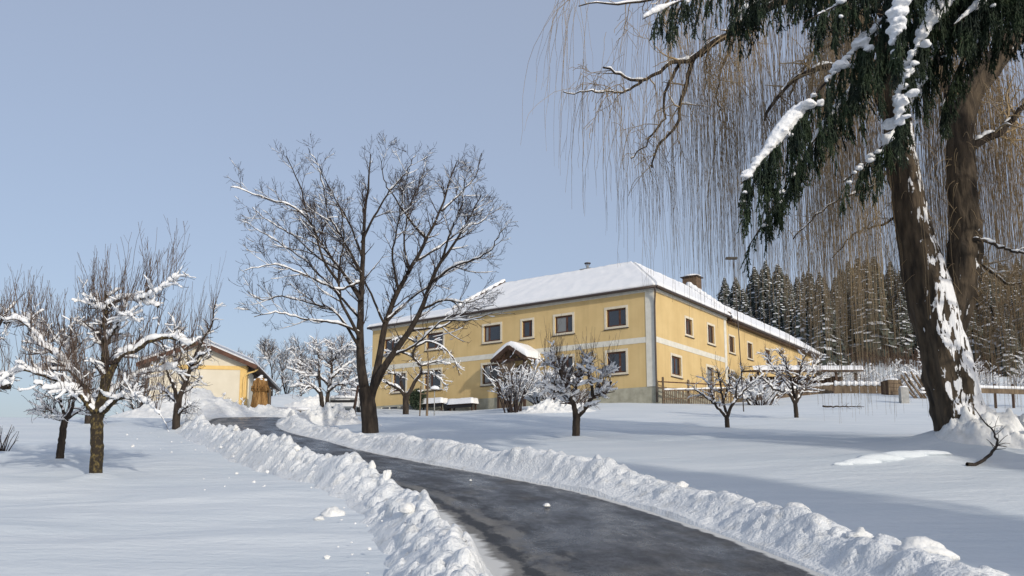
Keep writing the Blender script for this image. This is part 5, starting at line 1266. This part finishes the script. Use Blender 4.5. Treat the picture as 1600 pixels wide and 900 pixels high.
for k, (px, Y, h) in enumerate(((372, 78, 5.4), (398, 84, 6.2), (424, 80, 5.8), (447, 86, 6.6), (470, 78, 5.4), (540, 76, 6.0), (562, 82, 6.4), (210, 84, 9.5))):
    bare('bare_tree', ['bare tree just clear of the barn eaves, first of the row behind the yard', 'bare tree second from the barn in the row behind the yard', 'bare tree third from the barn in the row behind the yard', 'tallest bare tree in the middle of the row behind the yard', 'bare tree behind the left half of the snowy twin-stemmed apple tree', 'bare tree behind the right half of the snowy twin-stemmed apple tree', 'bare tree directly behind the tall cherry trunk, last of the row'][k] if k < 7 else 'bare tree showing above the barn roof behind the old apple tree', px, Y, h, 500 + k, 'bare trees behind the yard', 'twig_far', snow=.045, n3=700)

# ------------------------------------------------------------------ fences, shed and yard clutter beside the house
fa = np.array([9.5, 53.3]); fb = np.array([17.6, 59.5])
fz = gz(*fa); pf = thing('picket_fence', 'grey wooden picket fence beside the house corner, half sunk in snow', 'fence', (fa[0], fa[1], fz))
pk = MB().box((-.035, -.012, -.5), (.035, .012, 1.0)).build('picket', M['wood'], pf)
n = 58; ang = math.atan2(fb[1] - fa[1], fb[0] - fa[0])
for k in range(n):
    q = fa + (fb - fa) * k / (n - 1)
    o = pk if k == 0 else pk.copy()
    if k: col.objects.link(o)
    o.location = (q[0] - fa[0], q[1] - fa[1], gz(*q) - fz + .04 * math.sin(k * 7.1)); o.rotation_euler = (.03 * math.sin(k * 3.3), .04 * math.sin(k * 5.7), ang)
for zz in (.3, .82):
    a = np.array([0, .03, zz]); b = np.array([fb[0] - fa[0], fb[1] - fa[1] + .03, gz(*fb) - fz + zz]); MB().bar(a, b, .04, .08).build('rail', M['wood'], pf)
P = np.linspace(np.array([.1, .05, .92]), np.array([fb[0] - fa[0], fb[1] - fa[1] + .05, gz(*fb) - fz + .92]), 40); MB().tube(P, .05 * (1 + .4 * np.sin(np.arange(40) * 1.3)), 6).build('snow', M['snow'], pf, True)
o = thing('railing', 'brown two-rail wooden railing along the house side above the picket fence', 'railing', (fa[0] + .1, fa[1] + .5, fz))
for k in range(5):
    d = (fb - fa) * k / 4 * .95; MB().box((d[0] - .06, d[1] - .06, -.4), (d[0] + .06, d[1] + .06, 1.75)).build('post', M['wood'], o)
for zz in (1.05, 1.45):
    d = (fb - fa) * .95; MB().bar((-.3, -.1, zz), (d[0], d[1], zz + .35), .07, .07).build('rail', M['windowwood'], o)
def shed():
    a = on_ground(1186, 62); b = on_ground(1330, 63); o = thing('open_shed', 'low open-fronted shed with dark interior and a snow-covered roof', 'shed', a); L = b[0] - a[0]; H = 2.05
    for k in range(6): MB().box((L * k / 5 - .08, -.08, -.6), (L * k / 5 + .08, .08, H)).build('post', M['darkwood'], o)
    for k in range(24): MB().box((L * k / 24 + .01, 2.4, -.6), (L * (k + 1) / 24 - .01, 2.44, H)).build('plank', M['darkwood'], o)
    MB().hexa([(-.4, -.5, H), (L + .4, -.5, H), (L + .4, 2.6, H + .35), (-.4, 2.6, H + .35), (-.4, -.5, H + .12), (L + .4, -.5, H + .12), (L + .4, 2.6, H + .47), (-.4, 2.6, H + .47)]).build('roof', M['darkwood'], o)
    A, B = np.meshgrid(np.linspace(0, 1, 60), np.linspace(0, 1, 10)); th = .32 * np.clip(np.minimum(B / .08, 1), 0, 1) ** .5 * (1 + .25 * fbm(A * 20, B * 4, 4, 2))
    V = np.stack([-.45 + A * (L + .9), -.55 + B * 3.2, H + .12 + .35 * B + th], -1).reshape(-1, 3); I = np.arange(600).reshape(10, 60)
    make('snow', V, np.stack([I[:-1, :-1], I[:-1, 1:], I[1:, 1:], I[1:, :-1]], -1).reshape(-1, 4), M['snow'], o)
shed()
def boardfence(name, label, pa, pb, Ya, Yb, h, n, m_='wood', snow=.1, cat='fence'):
    a = on_ground(pa, Ya); b = on_ground(pb, Yb); o = thing(name, label, cat, a); g = rng_of(int(pa))
    d = (b - a) / n; t = nrm(np.array([d[0], d[1], 0]))
    for k in range(n):
        p = d * k; q = d * (k + .94); hh = h * (1 + .05 * g.normal()); nn = np.array([-t[1], t[0], 0]) * .03
        MB().hexa([p - nn - UP * .4, q - nn - UP * .4, q + nn - UP * .4, p + nn - UP * .4, p - nn + UP * hh, q - nn + UP * hh, q + nn + UP * hh, p + nn + UP * hh]).build('plank', M[m_], o)
    P = np.linspace(np.zeros(3), d * n, 30) + UP * (h + snow * .3); MB().tube(P, snow * (1 + .3 * np.sin(np.arange(30) * 1.7)), 7).build('snow', M['snow'], o, True)
    return o
boardfence('board_fence', 'brown board fence in front of the open shed, snow along its top', 1196, 1302, 57, 57, .62, 34)
boardfence('timber_wall', 'low wall of squared brown timbers topped with snow between the shed and the willow', 1304, 1384, 56, 55, .62, 6, 'wood', .16, 'wall')
p = on_ground(1393, 53); o = thing('crate', 'brown wooden box standing in the snow at the end of the timber wall', 'crate', p, .2)
for k in range(4): MB().box((-.45, -.4, k * .24 - .05), (.45, -.36, k * .24 + .17)).build('plank', M['wood'], o); MB().box((.41, -.36, k * .24 - .05), (.45, .4, k * .24 + .17)).build('plank', M['wood'], o)
MB().box((-.44, -.355, -.1), (.405, .4, .86)).build('core', M['darkwood'], o); V, F = lump((0, 0, .88), (.48, .44, .16), 3, .1, ICO3, .1); make('snow', V, F, M['snow'], o)
p = on_ground(1413, 47); o = thing('concrete_post', 'short grey concrete post standing beside the wooden box', 'post', p); MB().box((-.22, -.16, -.3), (.22, .16, .85)).build('shaft', M['concrete'], o); V, F = lump((0, 0, .86), (.24, .19, .1), 3, .1, ICO2, .1); make('snow', V, F, M['snow'], o)
def poles():
    g = rng_of(88); c = on_ground(1444, 50)
    o = thing('pole_pile', 'leaning pile of split poles with snow between them, just behind the willow trunk', 'pole pile', c)
    for k in range(13):
        x = -1.0 + k * .17; MB().tube([(x + .5, g.uniform(-.2, .2), -.1), (x - .25, g.uniform(.2, .5), 1.25 + .2 * g.normal())], .055, 6).build('pole', M['wood'], o)
    mb = MB()
    for k in range(9): V, F = lump((g.uniform(-1, .8), g.uniform(-.1, .4), g.uniform(.1, 1.1)), (.2, .12, .1), k, .3, ICO2, .6); mb.add(V, F)
    mb.build('snow', M['snow'], o, True)
poles()
a = on_ground(1528, 44); b = on_ground(1640, 44); o = thing('rail_fence', 'weathered single-rail fence with snow on it, on the far side of the willow trunk', 'fence', a)
for k in range(5):
    d = (b - a) * k / 4; MB().tube([d + [0, 0, -.3], d + [.03, 0, 1.25]], .07, 7).build('post', M['darkwood'], o)
MB().bar([-.3, -.08, .95], list((b - a) + [.2, -.08, .8]), .06, .3).build('rail', M['wood'], o); P = np.linspace([-.3, -.08, 1.13], list((b - a) + [.2, -.08, .98]), 24); MB().tube(P, .09, 7).build('snow', M['snow'], o, True)
# lamp post behind the wing
q = np.array([0., 0, 0]); Yl = 42.0; top = at(1145.5, 405, Yl); p = np.array([top[0] + .25, Yl, gz(top[0] + .25, Yl)])
o = thing('lamp_post', 'slim dark lamp post with a flat head rising before the rear wing', 'street lamp', p)
MB().tube([(0, 0, -.2), (-.1, 0, (top[2] - p[2]) * .5), (-.25, 0, top[2] - p[2])], [.03, .024, .02], 8).build('pole', M['gutter'], o, True)
MB().box((-.62, -.12, top[2] - p[2]), (-.05, .12, top[2] - p[2] + .09)).build('lamp_head', M['black'], o)

tot = sum(len(o.data.polygons) for o in bpy.data.objects if o.type == 'MESH'); print('polys', tot, 'objects', len(bpy.data.objects))
